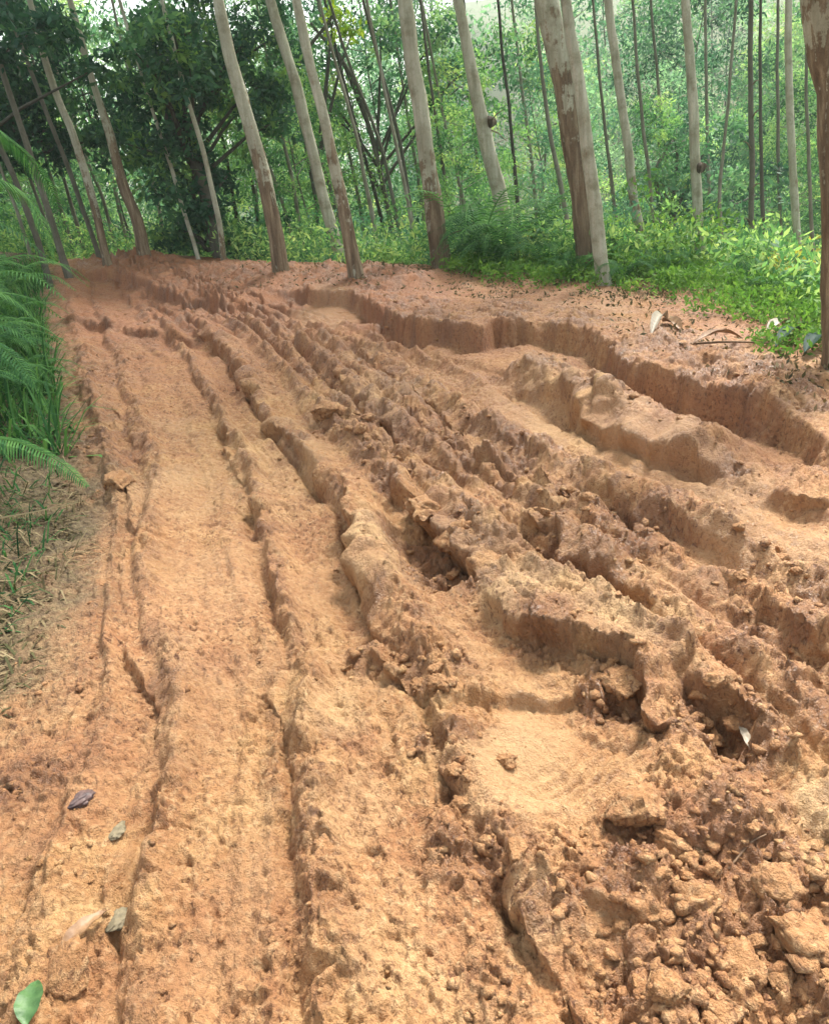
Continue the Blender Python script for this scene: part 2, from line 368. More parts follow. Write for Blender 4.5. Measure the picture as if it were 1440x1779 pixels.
# ------------------------------------------------------------------ materials
class NT:
    def __init__(s, name):
        s.m = bpy.data.materials.new(name); s.m.use_nodes = True; s.t = s.m.node_tree; s.t.nodes.clear()
        s.out = s.n('ShaderNodeOutputMaterial')
    def n(s, k, **kw):
        x = s.t.nodes.new(k)
        for a, b in kw.items(): setattr(x, a, b)
        return x
    def l(s, a, b): s.t.links.new(a, b)
    def noise(s, scale, det=4, vec=None, rough=.55, dist=0):
        x = s.n('ShaderNodeTexNoise'); x.inputs['Scale'].default_value = scale; x.inputs['Detail'].default_value = det
        x.inputs['Roughness'].default_value = rough; x.inputs['Distortion'].default_value = dist
        if vec is not None: s.l(vec, x.inputs['Vector'])
        return x.outputs['Fac']
    def ramp(s, fac, stops):
        r = s.n('ShaderNodeValToRGB'); e = r.color_ramp.elements
        while len(e) < len(stops): e.new(.5)
        for q, (p, c) in zip(e, stops): q.position = p; q.color = tuple(c)+((1,) if len(c) == 3 else ())
        s.l(fac, r.inputs[0]); return r.outputs[0]
    def mix(s, f, a, b, mode='MIX'):
        x = s.n('ShaderNodeMix', data_type='RGBA', blend_type=mode)
        for i, v in ((0, f), (6, a), (7, b)):
            if hasattr(v, 'links'): s.l(v, x.inputs[i])
            else: x.inputs[i].default_value = v if i == 0 else tuple(v)+(1,)
        return x.outputs[2]
    def math(s, op, a, b=0., c=None):
        x = s.n('ShaderNodeMath', operation=op)
        for i, v in enumerate((a, b) if c is None else (a, b, c)):
            if hasattr(v, 'links'): s.l(v, x.inputs[i])
            else: x.inputs[i].default_value = v
        return x.outputs[0]
    def attr(s, name): return s.n('ShaderNodeAttribute', attribute_name=name).outputs['Fac']
    def pos(s): return s.n('ShaderNodeTexCoord').outputs['Object']
    def bsdf(s, col, rough=.7, spec=.4, bump=None, bs=.5, bd=.01):
        p = s.n('ShaderNodeBsdfPrincipled')
        for k, v in (('Base Color', col), ('Roughness', rough), ('Specular IOR Level', spec)):
            if hasattr(v, 'links'): s.l(v, p.inputs[k])
            else: p.inputs[k].default_value = tuple(v)+(1,) if k == 'Base Color' else v
        if bump is not None:
            b = s.n('ShaderNodeBump'); b.inputs['Strength'].default_value = bs; b.inputs['Distance'].default_value = bd
            s.l(bump, b.inputs['Height']); s.l(b.outputs[0], p.inputs['Normal'])
        return p
    def end(s, sh): s.l(sh.outputs[0], s.out.inputs[0]); return s.m

def mud_mat():
    t = NT('mud'); p = t.pos()
    n1 = t.noise(1.1, 4, p); n2 = t.noise(6, 6, p, .62); n3 = t.noise(40, 5, p, .65); n4 = t.noise(160, 4, p, .6)
    red = t.attr('red'); pale = t.attr('pale'); litter = t.attr('litter')
    mp = t.n('ShaderNodeMapping'); mp.inputs['Scale'].default_value = (1, .8, .6); t.l(p, mp.inputs[0])
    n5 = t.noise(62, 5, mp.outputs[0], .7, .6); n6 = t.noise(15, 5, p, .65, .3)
    damp = t.attr('damp'); wet = t.attr('wet'); vary = t.ramp(n1, [(.36, (.45,)*3), (.62, (1,)*3)])
    c = t.ramp(n2, [(.28, (.27,.118,.043)), (.48, (.385,.200,.078)), (.66, (.48,.288,.124))])
    c = t.mix(t.math('MULTIPLY', t.ramp(n1, [(.35, (0,)*3), (.65, (1,)*3)]), .6), c, (.38,.178,.080))
    c = t.mix(t.math('MULTIPLY', t.ramp(n3, [(.50, (0,)*3), (.66, (1,)*3)]), .5), c, (.62,.42,.22))
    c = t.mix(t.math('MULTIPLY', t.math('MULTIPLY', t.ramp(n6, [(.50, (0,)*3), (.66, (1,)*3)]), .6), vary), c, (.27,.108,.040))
    c = t.mix(red, c, t.mix(n2, (.22,.085,.036), (.40,.182,.085))); c = t.mix(t.math('MULTIPLY', pale, .75), c, (.60,.42,.22))
    c = t.mix(t.math('MULTIPLY', wet, .55), c, (.42,.24,.115))
    c = t.mix(t.math('MULTIPLY', damp, .65), c, t.mix(n2, (.11,.045,.022), (.31,.150,.070)))  # damp mixes moist churned soil with shade painted at holes and grooves
    c = t.mix(t.math('MULTIPLY', t.math('MULTIPLY', t.ramp(n5, [(.52, (0,)*3), (.64, (1,)*3)]), t.math('SUBTRACT', 1., t.math('MULTIPLY', wet, .6))), vary), c, (.12,.046,.020))  # dark specks: the shade of small pits painted into the colour
    c = t.mix(t.math('MULTIPLY', t.ramp(n4, [(.58, (0,)*3), (.72, (1,)*3)]), .35), c, (.18,.08,.04))
    c = t.mix(litter, c, t.ramp(n3, [(.3, (.07,.045,.025)), (.55, (.17,.12,.06)), (.75, (.26,.21,.10))]))
    rg = t.math('SUBTRACT', t.ramp(t.noise(3, 3, p), [(.35, (.55,)*3), (.7, (.85,)*3)]), t.math('MULTIPLY', t.math('MAXIMUM', wet, damp), .33))
    bh = t.math('ADD', t.math('MULTIPLY', n3, 1.0), t.math('SUBTRACT', t.math('MULTIPLY', n4, .4), t.math('MULTIPLY', n5, 1.3)))
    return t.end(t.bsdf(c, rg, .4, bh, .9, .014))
MUD = mud_mat()
def floor_mat():
    t = NT('forest_floor'); p = t.pos()
    c = t.ramp(t.noise(2.5, 6, p, .6), [(.3, (.035,.045,.018)), (.5, (.07,.10,.03)), (.7, (.12,.11,.05))])
    return t.end(t.bsdf(c, .9, .2, t.noise(20, 4, p), .6, .05))
FLOOR = floor_mat()

# near ground, one sheet finest at the viewer's feet
NR, NC = 1250, 1150
yy = .35; v = np.linspace(0, 1, NR)
Yr = -1.1+1.5*(np.power(17.5/1.5, v)-0)      # -1.1+1.5 .. 16.4
Xt = np.linspace(-1, 1, NC); Xt = Xt*(.62+.38*np.abs(Xt)**1.5)
YY = np.repeat(Yr[:,None], NC, 1); XX = (YY+1.6)*Xt[None,:]*1.12
bz, sS, lS = base(XX.ravel(), YY.ravel())
uc = flow_coord(XX[::5, ::5], YY[::5, ::5]); ri = np.arange(NR)/5.; ci = np.arange(NC)/5.
r0 = np.minimum(ri.astype(int), uc.shape[0]-2); c0 = np.minimum(ci.astype(int), uc.shape[1]-2); fr = np.clip(ri-r0, 0, 1)[:,None]; fc = np.clip(ci-c0, 0, 1)[None,:]
UU = ((uc[r0][:,c0]*(1-fc)+uc[r0][:,c0+1]*fc)*(1-fr)+(uc[r0+1][:,c0]*(1-fc)+uc[r0+1][:,c0+1]*fc)*fr).ravel()
hh, rough_, smooth_, ox_, oy_ = mud_height(XX.ravel(), YY.ravel(), sS, lS, UU)
edgef = sstep(1.6, -.2, sS)*sstep(1.0, -.15, lS)
Z = bz+hh*(.25+.75*edgef)
xf, yf = XX.ravel(), YY.ravel()
# undercut and drag the torn parts sideways a little
gx = vnoise(xf*20, yf*20, 201)*.010*rough_; gy = vnoise(xf*20+7, yf*20, 203)*.010*rough_
Vg = np.stack([xf+gx+ox_, yf+gy+oy_, Z], 1)
DAMP_SHADE = [(780,950,80,.9),(1060,1180,60,.9),(950,1095,60,.6),(1270,1250,90,1.),(1230,1560,170,.6),(1100,1640,60,.5),(640,1050,40,.6),(500,775,30,.8),(850,790,60,.6),(1110,915,50,.6),(1000,970,60,.6),(60,1360,60,.5),(160,1060,60,.4),(520,1450,30,.5),(280,1190,25,.6),(700,740,60,.5),(1400,1100,50,.5)]  # damp soil in the clod heap; shade painted in at holes, grooves, slab foot
PALE = [(900,1330,120,.9),(930,1230,70,.6),(920,1030,70,.9),(1060,1090,90,.8),(820,950,60,.5),(1150,1100,80,.6),(560,1230,70,.5),(600,1400,90,.35),(640,950,45,.7),(940,880,60,.3),(1320,950,100,.4),
        (1000,700,110,.3),(270,850,50,.4),(300,1150,60,.4),(480,820,80,.25),(700,1000,40,.5),(1250,820,100,.3),(1430,1420,70,1.),(1420,960,80,.5),(640,700,80,.3),(930,1600,70,.5),(700,1600,120,.2)]
REDS = [(380,480,260,.8),(600,490,200,.8),(120,560,120,.6),(200,650,120,.6),(150,1350,130,.5),(1270,1500,160,.5),(400,620,120,.4),(840,600,90,.5),(1150,680,160,.5),(1300,760,120,.6),(700,560,90,.5),
        (1290,560,120,.7),(420,1550,120,.25),(1430,1080,60,.5),(620,1280,40,.4),(330,1180,100,.3),(180,1700,100,.4),(60,1450,90,.5),(1160,750,80,.5),(160,800,80,.5)]
pale_ = np.clip(blobs(xf, yf, PALE, .6)*.8, 0, 1)
red_ = np.clip(blobs(xf, yf, REDS, .5)*.8+sstep(5, 9, yf)*.5, 0, 1)
damp_shade_ = np.clip(rough_*1.35*sstep(-.25, .35, fbm(xf*6, yf*6, 4, 500))+blobs(xf, yf, DAMP_SHADE, .7), 0, 1)
wet_ = np.clip(smooth_+.8*sstep(.2, .5, fbm(xf*1.6, yf*1.6, 3, 510))*(1-rough_), 0, 1)
lit_ = np.clip(sstep(-.35, .08, lS+.25*fbm(xf*4, yf*4, 3, 300))+sstep(-.35, .25, sS+.5*fbm(xf*3, yf*3, 3, 310))*sstep(0, 1.5, xf)*.9, 0, 1)
ground = mesh_obj('mud_track', Vg, grid_faces(NR, NC), MUD, smooth=True, attrs={'pale': ('POINT', pale_), 'red': ('POINT', red_), 'litter': ('POINT', lit_), 'damp': ('POINT', damp_shade_), 'wet': ('POINT', wet_)})
ground['kind'] = 'structure'
HG = Z.reshape(NR, NC)
def gz(x, y):                                 # height of the finished ground
    if y < Yr[0] or y > Yr[-1]: return float(base(np.array([x]), np.array([y]))[0][0])
    r = np.interp(y, Yr, np.arange(NR)); tx = x/((y+1.6)*1.12)
    if abs(tx) > .999: return float(base(np.array([x]), np.array([y]))[0][0])
    c = np.interp(tx, Xt, np.arange(NC)); r0, c0 = int(min(r, NR-2)), int(min(c, NC-2))
    fr, fc = r-r0, c-c0
    return float((HG[r0,c0]*(1-fc)+HG[r0,c0+1]*fc)*(1-fr)+(HG[r0+1,c0]*(1-fc)+HG[r0+1,c0+1]*fc)*fr)
def hit(px, py):                              # where that ray meets the finished ground
    d = ray(px, py); d = d/np.linalg.norm(d); t = .8; last = None
    while t < 40:
        p = CAMP+d*t
        if p[2] < gz(p[0], p[1]): return p
        t += .01+.002*t
    return CAMP+d*12

# the hillside around it, coarse, tucked under the near sheet
n = 260
gxs = np.sign(np.linspace(-1,1,n))*np.abs(np.linspace(-1,1,n))**1.7*140; gys = -15+(np.linspace(0,1,n)**1.6)*230
GX, GY = np.meshgrid(gxs, gys); b2, s2, l2 = base(GX.ravel(), GY.ravel())
inside = (GY.ravel() < 15.9) & (GY.ravel() > .4) & (np.abs(GX.ravel()) < (GY.ravel()+1.6)*1.09)
z2 = b2+.25*fbm(GX.ravel()*.3, GY.ravel()*.3, 3, 400)*sstep(16, 22, GY.ravel())-np.where(inside, .9, .0)-.05
hillside = mesh_obj('hillside', np.stack([GX.ravel(), GY.ravel(), z2], 1), grid_faces(n, n), FLOOR, smooth=True)
hillside['kind'] = 'structure'

# ------------------------------------------------------------------ tagging
def tag(o, label, cat, group=None, kind=None):
    if label: o['label'] = label
    if cat: o['category'] = cat
    if group: o['group'] = group
    if kind: o['kind'] = kind
    return o
def empty(name, loc):
    o = bpy.data.objects.new(name, None); o.empty_display_size = .1; o.location = loc; COL.objects.link(o); return o

# ------------------------------------------------------------------ plant materials
def leaf_mat(name, stops, trans=.45, rough=.6, spec=.2):
    t = NT(name)
    oi = t.n('ShaderNodeObjectInfo').outputs['Random']
    f = t.math('ADD', t.math('MULTIPLY', t.attr('tint'), .72), t.math('MULTIPLY', oi, .28))
    c = t.ramp(f, stops)
    p = t.bsdf(c, rough, spec); tr = t.n('ShaderNodeBsdfTranslucent')
    c2 = t.mix(.5, c, t.mix(1., c, (1.3,1.25,.6), 'MULTIPLY')); t.l(c2, tr.inputs[0])
    m = t.n('ShaderNodeMixShader'); m.inputs[0].default_value = trans
    t.l(p.outputs[0], m.inputs[1]); t.l(tr.outputs[0], m.inputs[2])
    return t.end(m)
LEAF = leaf_mat('eucalyptus_leaf', [(.05, (.02,.08,.035)), (.35, (.09,.24,.09)), (.65, (.23,.43,.14)), (.95, (.52,.66,.24))], .5)
MID = leaf_mat('mid_dark_leaf', [(.05, (.015,.06,.035)), (.45, (.05,.15,.08)), (.75, (.12,.28,.14)), (.97, (.30,.48,.22))], .45)
YG = leaf_mat('lime_leaf', [(.05, (.12,.22,.02)), (.5, (.24,.38,.03)), (.9, (.40,.52,.06))], .5)
LEAFB = leaf_mat('blue_green_leaf', [(.05, (.025,.10,.06)), (.35, (.09,.24,.15)), (.65, (.22,.42,.26)), (.95, (.46,.64,.42))], .5)
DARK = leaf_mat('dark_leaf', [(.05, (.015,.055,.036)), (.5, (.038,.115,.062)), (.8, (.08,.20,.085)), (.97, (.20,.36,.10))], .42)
FERN = leaf_mat('fern_leaf', [(.05, (.012,.05,.02)), (.5, (.04,.13,.04)), (.9, (.12,.27,.07))], .35, .7, .12)
LUSH = leaf_mat('lush_leaf', [(.05, (.035,.10,.02)), (.5, (.11,.25,.04)), (.9, (.28,.43,.09))], .45)
YELLOW = leaf_mat('yellow_leaf', [(.05, (.25,.27,.04)), (.5, (.42,.40,.07)), (.9, (.50,.30,.10))], .4)
STRAW = leaf_mat('straw', [(.05, (.03,.022,.012)), (.3, (.07,.07,.025)), (.6, (.14,.10,.05)), (.95, (.30,.24,.13))], .15, .7, .2)
def bark_mat():
    t = NT('bark'); p = t.pos(); br = t.attr('brown'); dk = t.attr('dark')
    mp = t.n('ShaderNodeMapping'); mp.inputs['Scale'].default_value = (14, 14, 1.1); t.l(p, mp.inputs[0])
    a = t.noise(1.4, 5, mp.outputs[0], .6); b = t.noise(5, 6, p, .7); d = t.noise(30, 4, mp.outputs[0], .6)
    pale = t.ramp(a, [(.3, (.30,.29,.21)), (.5, (.46,.45,.34)), (.7, (.58,.55,.44))])
    pale = t.mix(t.math('MULTIPLY', t.ramp(b, [(.48, (0,)*3), (.66, (1,)*3)]), .75), pale, (.20,.19,.11))
    pale = t.mix(t.math('MULTIPLY', t.ramp(d, [(.55, (0,)*3), (.66, (1,)*3)]), .6), pale, (.15,.12,.075)); big = t.noise(1.3, 3, p, .6)
    pale = t.mix(t.math('MULTIPLY', t.ramp(big, [(.45, (0,)*3), (.62, (1,)*3)]), .45), pale, (.24,.21,.14))
    brown = t.ramp(a, [(.3, (.075,.052,.030)), (.5, (.18,.128,.078)), (.72, (.38,.31,.20))])
    brown = t.mix(t.math('MULTIPLY', t.ramp(d, [(.5, (0,)*3), (.65, (1,)*3)]), .6), brown, (.07,.04,.022))
    f = t.ramp(t.math('ADD', br, t.math('MULTIPLY', t.math('SUBTRACT', t.math('ADD', t.math('MULTIPLY', a, .5), t.math('MULTIPLY', b, .5)), .5), 3.6)), [(.42, (0,)*3), (.56, (1,)*3)])
    c = t.mix(f, pale, brown); c = t.mix(dk, c, (.035,.032,.022))
    return t.end(t.bsdf(c, .75, .25, t.math('ADD', a, t.math('MULTIPLY', d, .5)), .7, .02))
BARK = bark_mat()

# ------------------------------------------------------------------ builders
def tube(P, R, brown, dark, ns=12, seed=0, rough=.06):
    P = np.array(P, float); n = len(P); V = []; F = []
    T = np.gradient(P, axis=0); T /= np.linalg.norm(T, axis=1)[:,None]+1e-9
    up = np.array([0, 1., 0]) if abs(T[0][1]) < .9 else np.array([1., 0, 0])
    a = np.linspace(0, 2*np.pi, ns, endpoint=False)
    for i in range(n):
        s = np.cross(T[i], up); s /= np.linalg.norm(s)+1e-9; u = np.cross(s, T[i])
        hgt = np.full(ns, P[i][2])
        r = R[i]*(1+rough*2.2*vnoise(np.cos(a)*1.3+seed, hgt*2.1+np.sin(a)*1.3, seed)+rough*vnoise(a*2+seed, hgt*9, seed+1))
        V.append(P[i]+np.cos(a)[:,None]*s*r[:,None]+np.sin(a)[:,None]*u*r[:,None])
    for i in range(n-1):
        for j in range(ns):
            k = (j+1)%ns; F.append((i*ns+j, i*ns+k, (i+1)*ns+k, (i+1)*ns+j))
    return np.concatenate(V), np.array(F), np.repeat(np.array(brown, float), ns), np.repeat(np.array(dark, float), ns)
def join(parts):
    V = []; F = []; B = []; D = []; o = 0
    for v, f, b, d in parts: V.append(v); F.append(f+o); B.append(b); D.append(d); o += len(v)
    return np.concatenate(V), np.concatenate(F), np.concatenate(B), np.concatenate(D)
def leaves(C, L, Wd, rs, droop=.3, sizevar=.5):
    """leaf-shaped quads at the points C"""
    n = len(C); d = rs.normal(size=(n,3)); d[:,2] -= droop; d /= np.linalg.norm(d, axis=1)[:,None]
    q = rs.normal(size=(n,3)); s = np.cross(d, q); s /= np.linalg.norm(s, axis=1)[:,None]+1e-9
    l = (L*(1+sizevar*(rs.rand(n)-.5)*2))[:,None]; w = l*(Wd/L)
    V = np.stack([C, C+d*l*.45+s*w*.5, C+d*l, C+d*l*.45-s*w*.5], 1).reshape(-1, 3)
    return V, np.arange(4*n).reshape(-1, 4)
def leaf_obj(name, C, L, Wd, mat, rs, parent=None, tint=None, droop=.3):
    V, F = leaves(C, L, Wd, rs, droop)
    t = rs.rand(len(C)) if tint is None else np.clip(tint+.35*(rs.rand(len(C))-.5), 0, 1)
    return mesh_obj(name, V, F, mat, parent, attrs={'tint': ('FACE', t)})
def clumps(centers, rad, per, rs):
    C = []; T = []
    for c, r in zip(centers, rad):
        k = int(per*r*r*(.7+.6*rs.rand()))
        p = rs.normal(size=(k,3)); p /= np.linalg.norm(p, axis=1)[:,None]; p *= (rs.rand(k)**.45)[:,None]*r*np.array([1,1,.75])
        C.append(c+p); T.append(np.full(k, rs.rand()))
    return np.concatenate(C), np.concatenate(T)

# ------------------------------------------------------------------ the trees one can tell apart
TREE_ROWS = []
def view_depth(px, py, Y):
    d = ray(px, py); return Y/d[1]
def traced_tree(path, widths, Y, label, browny=None, dark=0., crown='high', name='eucalyptus_tree', seed=1, knots=(), group=None, leafm=None, top_h=None, stubs=()):
    rs = np.random.RandomState(seed)
    if Y is None: p = hit(*path[0]); Y = p[1]
    pts = [at_depth(x, y, Y) for x, y in path]
    dep = [view_depth(x, y, Y) for x, y in path]
    rad = [.5*w*dd/FPX for w, dd in zip(np.interp(np.linspace(0,1,len(path)), np.linspace(0,1,len(widths)), widths), dep)]
    # root it in the ground along its own line
    d0 = pts[0]-pts[1]; d0 /= np.linalg.norm(d0); b = pts[0].copy(); k = 0
    if gz(b[0], b[1]) < b[2]:
        while b[2] > gz(b[0], b[1])-.1 and k < 400: b = b+d0*.04; b[1] = Y; k += 1
    else: b = b+d0*.25
    pts = [b]+pts; rad = [rad[0]*(1+.02*k)]+rad
    top = pts[-1]; du = pts[-1]-pts[-2]; du /= np.linalg.norm(du); du = du*.75+np.array([0,0,.25]); du /= np.linalg.norm(du)
    H = top_h if top_h else 11+3*rs.rand()
    ext = max(H-top[2], 0)
    if ext > .3:
        for f in (.33, .66, 1.): pts.append(top+du*ext*f); rad.append(rad[-1]*.72)
    P0 = np.array(pts); seg = np.concatenate([[0], np.cumsum(np.linalg.norm(np.diff(P0, axis=0), axis=1))])
    m = int(min(140, max(16, seg[-1]/.10))); tt = np.linspace(0, seg[-1], m)
    C = catmull(P0, len(P0)*12); cs = np.concatenate([[0], np.cumsum(np.linalg.norm(np.diff(C, axis=0), axis=1))])
    P = np.stack([np.interp(tt*cs[-1]/seg[-1], cs, C[:,i]) for i in range(3)], 1)
    R = np.interp(tt, seg, rad)
    R = R*(1+.35*np.exp(-tt/.18))
    P[:,0] += .015*vnoise(tt*1.3+seed, tt*0, seed)
    brown = np.zeros(m)
    if browny is not None:
        zb = at_depth(path[0][0], browny, Y)[2]
        brown = sstep(zb+1.8, zb-1.6, P[:,2])
    loc = Vector(P[0]); root = empty(name, loc); off = np.array(loc)
    parts = [tube(P-off, R, brown, np.full(m, dark), 12 if R[0] > .03 else 7, seed)]
    for (kx, ky, kr) in knots:                # burls and old bark hanging on the stem
        c = at_depth(kx, ky, Y)-off; q = [c+np.array([0,-.03,h])*1. for h in np.linspace(-kr*1.5, kr*1.4, 9)]
        rr = kr*np.sqrt(np.clip(1-np.linspace(-1,1,9)**2, .02, 1))
        parts.append(tube(q, rr, np.ones(9), np.full(9, .6), 10, seed+7, .75))
    # twigs and crown
    tips = []; 
    nb = {'high': 10, 'none': 0, 'low': 14}[crown]
    zlo, zhi = (max(6.5, top[2]+1.5), P[-1][2]) if crown == 'high' else (P[0][2]+1.5, P[-1][2])
    for i in range(nb):
        z = zlo+(zhi-zlo)*(i+.5)/nb; j = int(np.argmin(abs(P[:,2]-z))); a = rs.rand()*6.28; ln = (1.0+1.0*rs.rand())*(1-.5*i/nb)
        e = P[j]-off+np.array([math.cos(a)*ln, math.sin(a)*ln, ln*.55]); mid = (P[j]-off+e)/2+np.array([0,0,-.08])
        parts.append(tube([P[j]-off, mid, e], [R[j]*.4+.004, R[j]*.25+.003, .004], [0,0,0], [dark,dark,dark], 5, seed)); tips += [mid+(e-mid)*.4, e]
    for (sx, sy, ex, ey) in stubs:
        a = at_depth(sx, sy, Y)-off; b_ = at_depth(ex, ey, Y-.15)-off
        parts.append(tube([a, (a+b_)/2+np.array([0,0,.03]), b_], [.012, .009, .004], [1,1,1], [.3,.3,.3], 5, seed))
    V, F, B, D = join(parts)
    mesh_obj('trunk', V, F, BARK, root, smooth=True, attrs={'brown': ('POINT', B), 'dark': ('POINT', D)})
    if nb:
        tips.append(P[-1]-off); c, t = clumps(tips, [.45+.25*rs.rand() for _ in tips], 230, rs)
        leaf_obj('crown', c, .15, .045, leafm or LEAF, rs, root, t, .6)
    tag(root, label, 'tree', group)
    return root

T = traced_tree
T([(770,466),(756,380),(745,300),(728,180),(703,0)], [36,30,25], None, 'straight eucalyptus standing alone at mid track edge with dark peeling butt', 330, seed=11, stubs=((768,420,800,400),))
T([(1028,478),(1010,330),(985,170),(948,-5)], [46,42,38], None, 'thickest pale topped eucalyptus, brown barked below, left of a leaning twin pair', 150, seed=12, )
T([(1048,486),(1025,300),(1000,110),(982,0)], [24,22,18], 8.6, 'slimmer smooth pale eucalyptus pressed against the thick brown trunk', None, seed=13)
T([(1482,640),(1478,450),(1466,150),(1440,0)], [96,92,84], 5.0, 'big dark eucalyptus trunk cut by the right edge of the photo', 60, seed=14)
T([(618,474),(610,430),(590,330),(560,200),(515,0)], [26,21,16], None, 'leaning eucalyptus with brown base and pale top, left of the peeling trunk', 345, seed=15)
T([(597,462),(562,345),(515,150),(470,0)], [20,20,17], 12.5, 'pale slim eucalyptus just behind the brown based leaning one', None, seed=16)
T([(488,466),(478,400),(458,305),(420,170),(385,30),(376,-10)], [27,24,18], None, 'leaning eucalyptus with rusty lower bark right of the dark bushy tree', 300, seed=17)
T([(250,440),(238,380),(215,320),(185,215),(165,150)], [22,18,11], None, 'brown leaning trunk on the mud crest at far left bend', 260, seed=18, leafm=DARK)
T([(183,442),(158,330),(125,230),(105,180),(78,100),(60,30)], [14,13,10], 12.0, 'pale crooked slender tree at far left under dark canopy', 330, seed=19)
T([(878,400),(868,340),(850,270),(825,150),(795,0)], [28,25,17], 11.6, 'pale eucalyptus rising behind the feathery ferns with one dark burl', None, seed=20, knots=((849,212,.055),), stubs=((850,215,875,190),(850,225,880,245)))
T([(1120,474),(1112,400),(1100,340),(1080,180),(1056,0)], [17,16,14], 10.2, 'slender pinkish eucalyptus right of the leaning twin pair', 420, seed=21, stubs=((1110,380,1135,430),))
T([(1217,476),(1210,350),(1200,120),(1190,0)], [18,17,14], 9.6, 'slender pale trunk carrying a dark nest like burl halfway up', None, seed=22, knots=((1213,292,.045),))
T([(1392,510),(1383,380),(1374,250),(1368,0)], [13,13,11], 9.0, 'thin pale trunk beside the big dark trunk at the right edge', 500, seed=23)
T([(345,452),(318,360),(298,290),(268,200)], [7,7,6], 12.6, 'very thin whitish sapling stem in front of the dark bushy tree', None, seed=24, crown='high')
T([(391,462),(380,380),(352,260),(310,110)], [10,9,7], 12.2, 'thin grey stem standing right in front of dark bushy tree', 430, seed=25, crown='high')
T([(1303,492),(1305,300),(1303,150),(1304,0)], [9,9,8], 10.4, 'dark pole thin tree covered in short twigs at right', 500, .75, seed=26, stubs=((1304,210,1318,190),(1304,260,1290,245),(1304,330,1322,318),(1304,390,1292,380),(1304,150,1320,140),(1304,440,1316,430)))
T([(118,472),(95,400),(60,290),(30,200)], [12,11,10], 11.8, 'dark straight trunk at the far left edge of the track under the canopy', None, .7, seed=27)
T([(82,478),(60,400),(22,300),(-10,220)], [11,10,9], 11.0, 'leftmost dark trunk rising out of the fern bank', None, .8, seed=28)
T([(170,440),(140,350),(100,240),(60,140)], [8,8,7], 13.0, 'dark thin trunk crossing behind the pale crooked tree', None, .75, seed=29)
T([(1000,470),(975,330),(950,200),(935,60)], [9,8,6], 13.5, 'dark thin sapling behind the thickest eucalyptus', None, .6, seed=30)
thin = [((728,446),(690,260),(645,40),13), ((722,430),(695,250),(636,20),14.5), ((655,420),(620,240),(570,60),13.5), ((700,430),(660,250),(600,90),15), ((530,440),(505,300),(478,170),15),
        ((518,452),(490,350),(455,250),17), ((790,440),(765,260),(745,120),15), ((820,430),(800,330),(770,200),17), ((676,440),(650,330),(600,150),17), ((1255,470),(1250,330),(1262,200),13),
        ((1145,450),(1120,250),(1100,30),14), ((905,440),(890,250),(870,60),16), ((1330,500),(1322,300),(1320,60),13), ((1180,460),(1160,300),(1140,120),17), ((150,442),(120,340),(96,250),15),
        ((205,440),(180,350),(150,270),16), ((60,470),(35,380),(5,300),13), ((100,466),(78,380),(50,300),14), ((132,455),(115,390),(90,310),16), ((225,440),(205,350),(190,290),17), ((290,448),(270,330),(240,200),15),
        ((420,455),(405,340),(380,200),15), ((560,455),(545,330),(520,200),16), ((1415,520),(1405,300),(1400,100),12), ((1360,505),(1352,300),(1350,100),15), ((1080,470),(1060,300),(1040,120),15),
        ((460,455),(440,330),(405,180),18), ((640,455),(620,330),(585,170),19), ((745,450),(730,330),(700,150),19), ((840,450),(830,300),(815,120),20), ((940,460),(925,300),(900,100),19), ((1240,470),(1230,300),(1225,60),18)]
ORD = 'first second third fourth fifth sixth seventh eighth ninth tenth eleventh twelfth thirteenth fourteenth fifteenth sixteenth seventeenth eighteenth nineteenth twentieth'.split()+['twenty-'+w for w in 'first second third fourth fifth sixth seventh eighth ninth'.split()]+['thirtieth', 'thirty-first', 'thirty-second']
thin.sort(key=lambda q: q[0][0])
for i, (a, b_, c, Y) in enumerate(thin):
    rs = np.random.RandomState(500+i)
    T([a, b_, c], [9-rs.rand()*4, 6, 5], Y, 'thin dark sapling pole beyond the mud edge, '+ORD[i]+' such pole from the left', None, .4+.6*rs.rand(), seed=60+i, crown='high', group='thin sapling poles beyond the mud edge', name='sapling')

# ------------------------------------------------------------------ repeats: leafy trees filling the hillside
def proto_tree(seed, H, wid, L, Wd, per, mat, low=.12, ncl=46):
    rs = np.random.RandomState(seed); root = empty('leafy_tree', (0,0,0))
    zz = np.linspace(0, H, 14); P = np.stack([.10*vnoise(zz*.5+seed, zz*0, seed)-.05*zz, .08*vnoise(zz*.5, zz*0+5, seed), zz], 1)
    R = .034*(1-.8*zz/H)*(H/8)
    parts = [tube(P, R, zz*0, zz*0+.55+rs.rand()*.4, 6, seed)]; tips = []
    for i in range(ncl):
        f = low+(1-low)*(i+.5)/ncl; z = H*f; a = i*2.4+rs.rand(); w = wid*(.35+.65*math.sin(min(1., (1-f)*1.35+.12)*math.pi*.62))*(.55+.6*rs.rand())
        b_ = np.array([np.interp(z, zz, P[:,0]), np.interp(z, zz, P[:,1]), z]); e = b_+np.array([math.cos(a)*w, math.sin(a)*w, w*.35])
        if i % 2 == 0: parts.append(tube([b_, (b_+e)/2, e], [.018, .012, .004], [0]*3, [.5]*3, 4, seed))
        tips.append(e); tips.append(b_*.45+e*.55+rs.normal(size=3)*.15)
    V, F, B, D = join(parts)
    mesh_obj('trunk', V, F, BARK, root, smooth=True, attrs={'brown': ('POINT', B), 'dark': ('POINT', D)})
    c, t = clumps(tips, [wid*(.14+.22*rs.rand()) for _ in tips], per/(wid*wid*.07), rs)
    leaf_obj('crown', c, L, Wd, mat, rs, root, t, .4)
    return root
def copy_tree(o):
    r = o.copy(); COL.objects.link(r)
    for ch in o.children:
        c = ch.copy(); COL.objects.link(c); c.parent = r
    return r
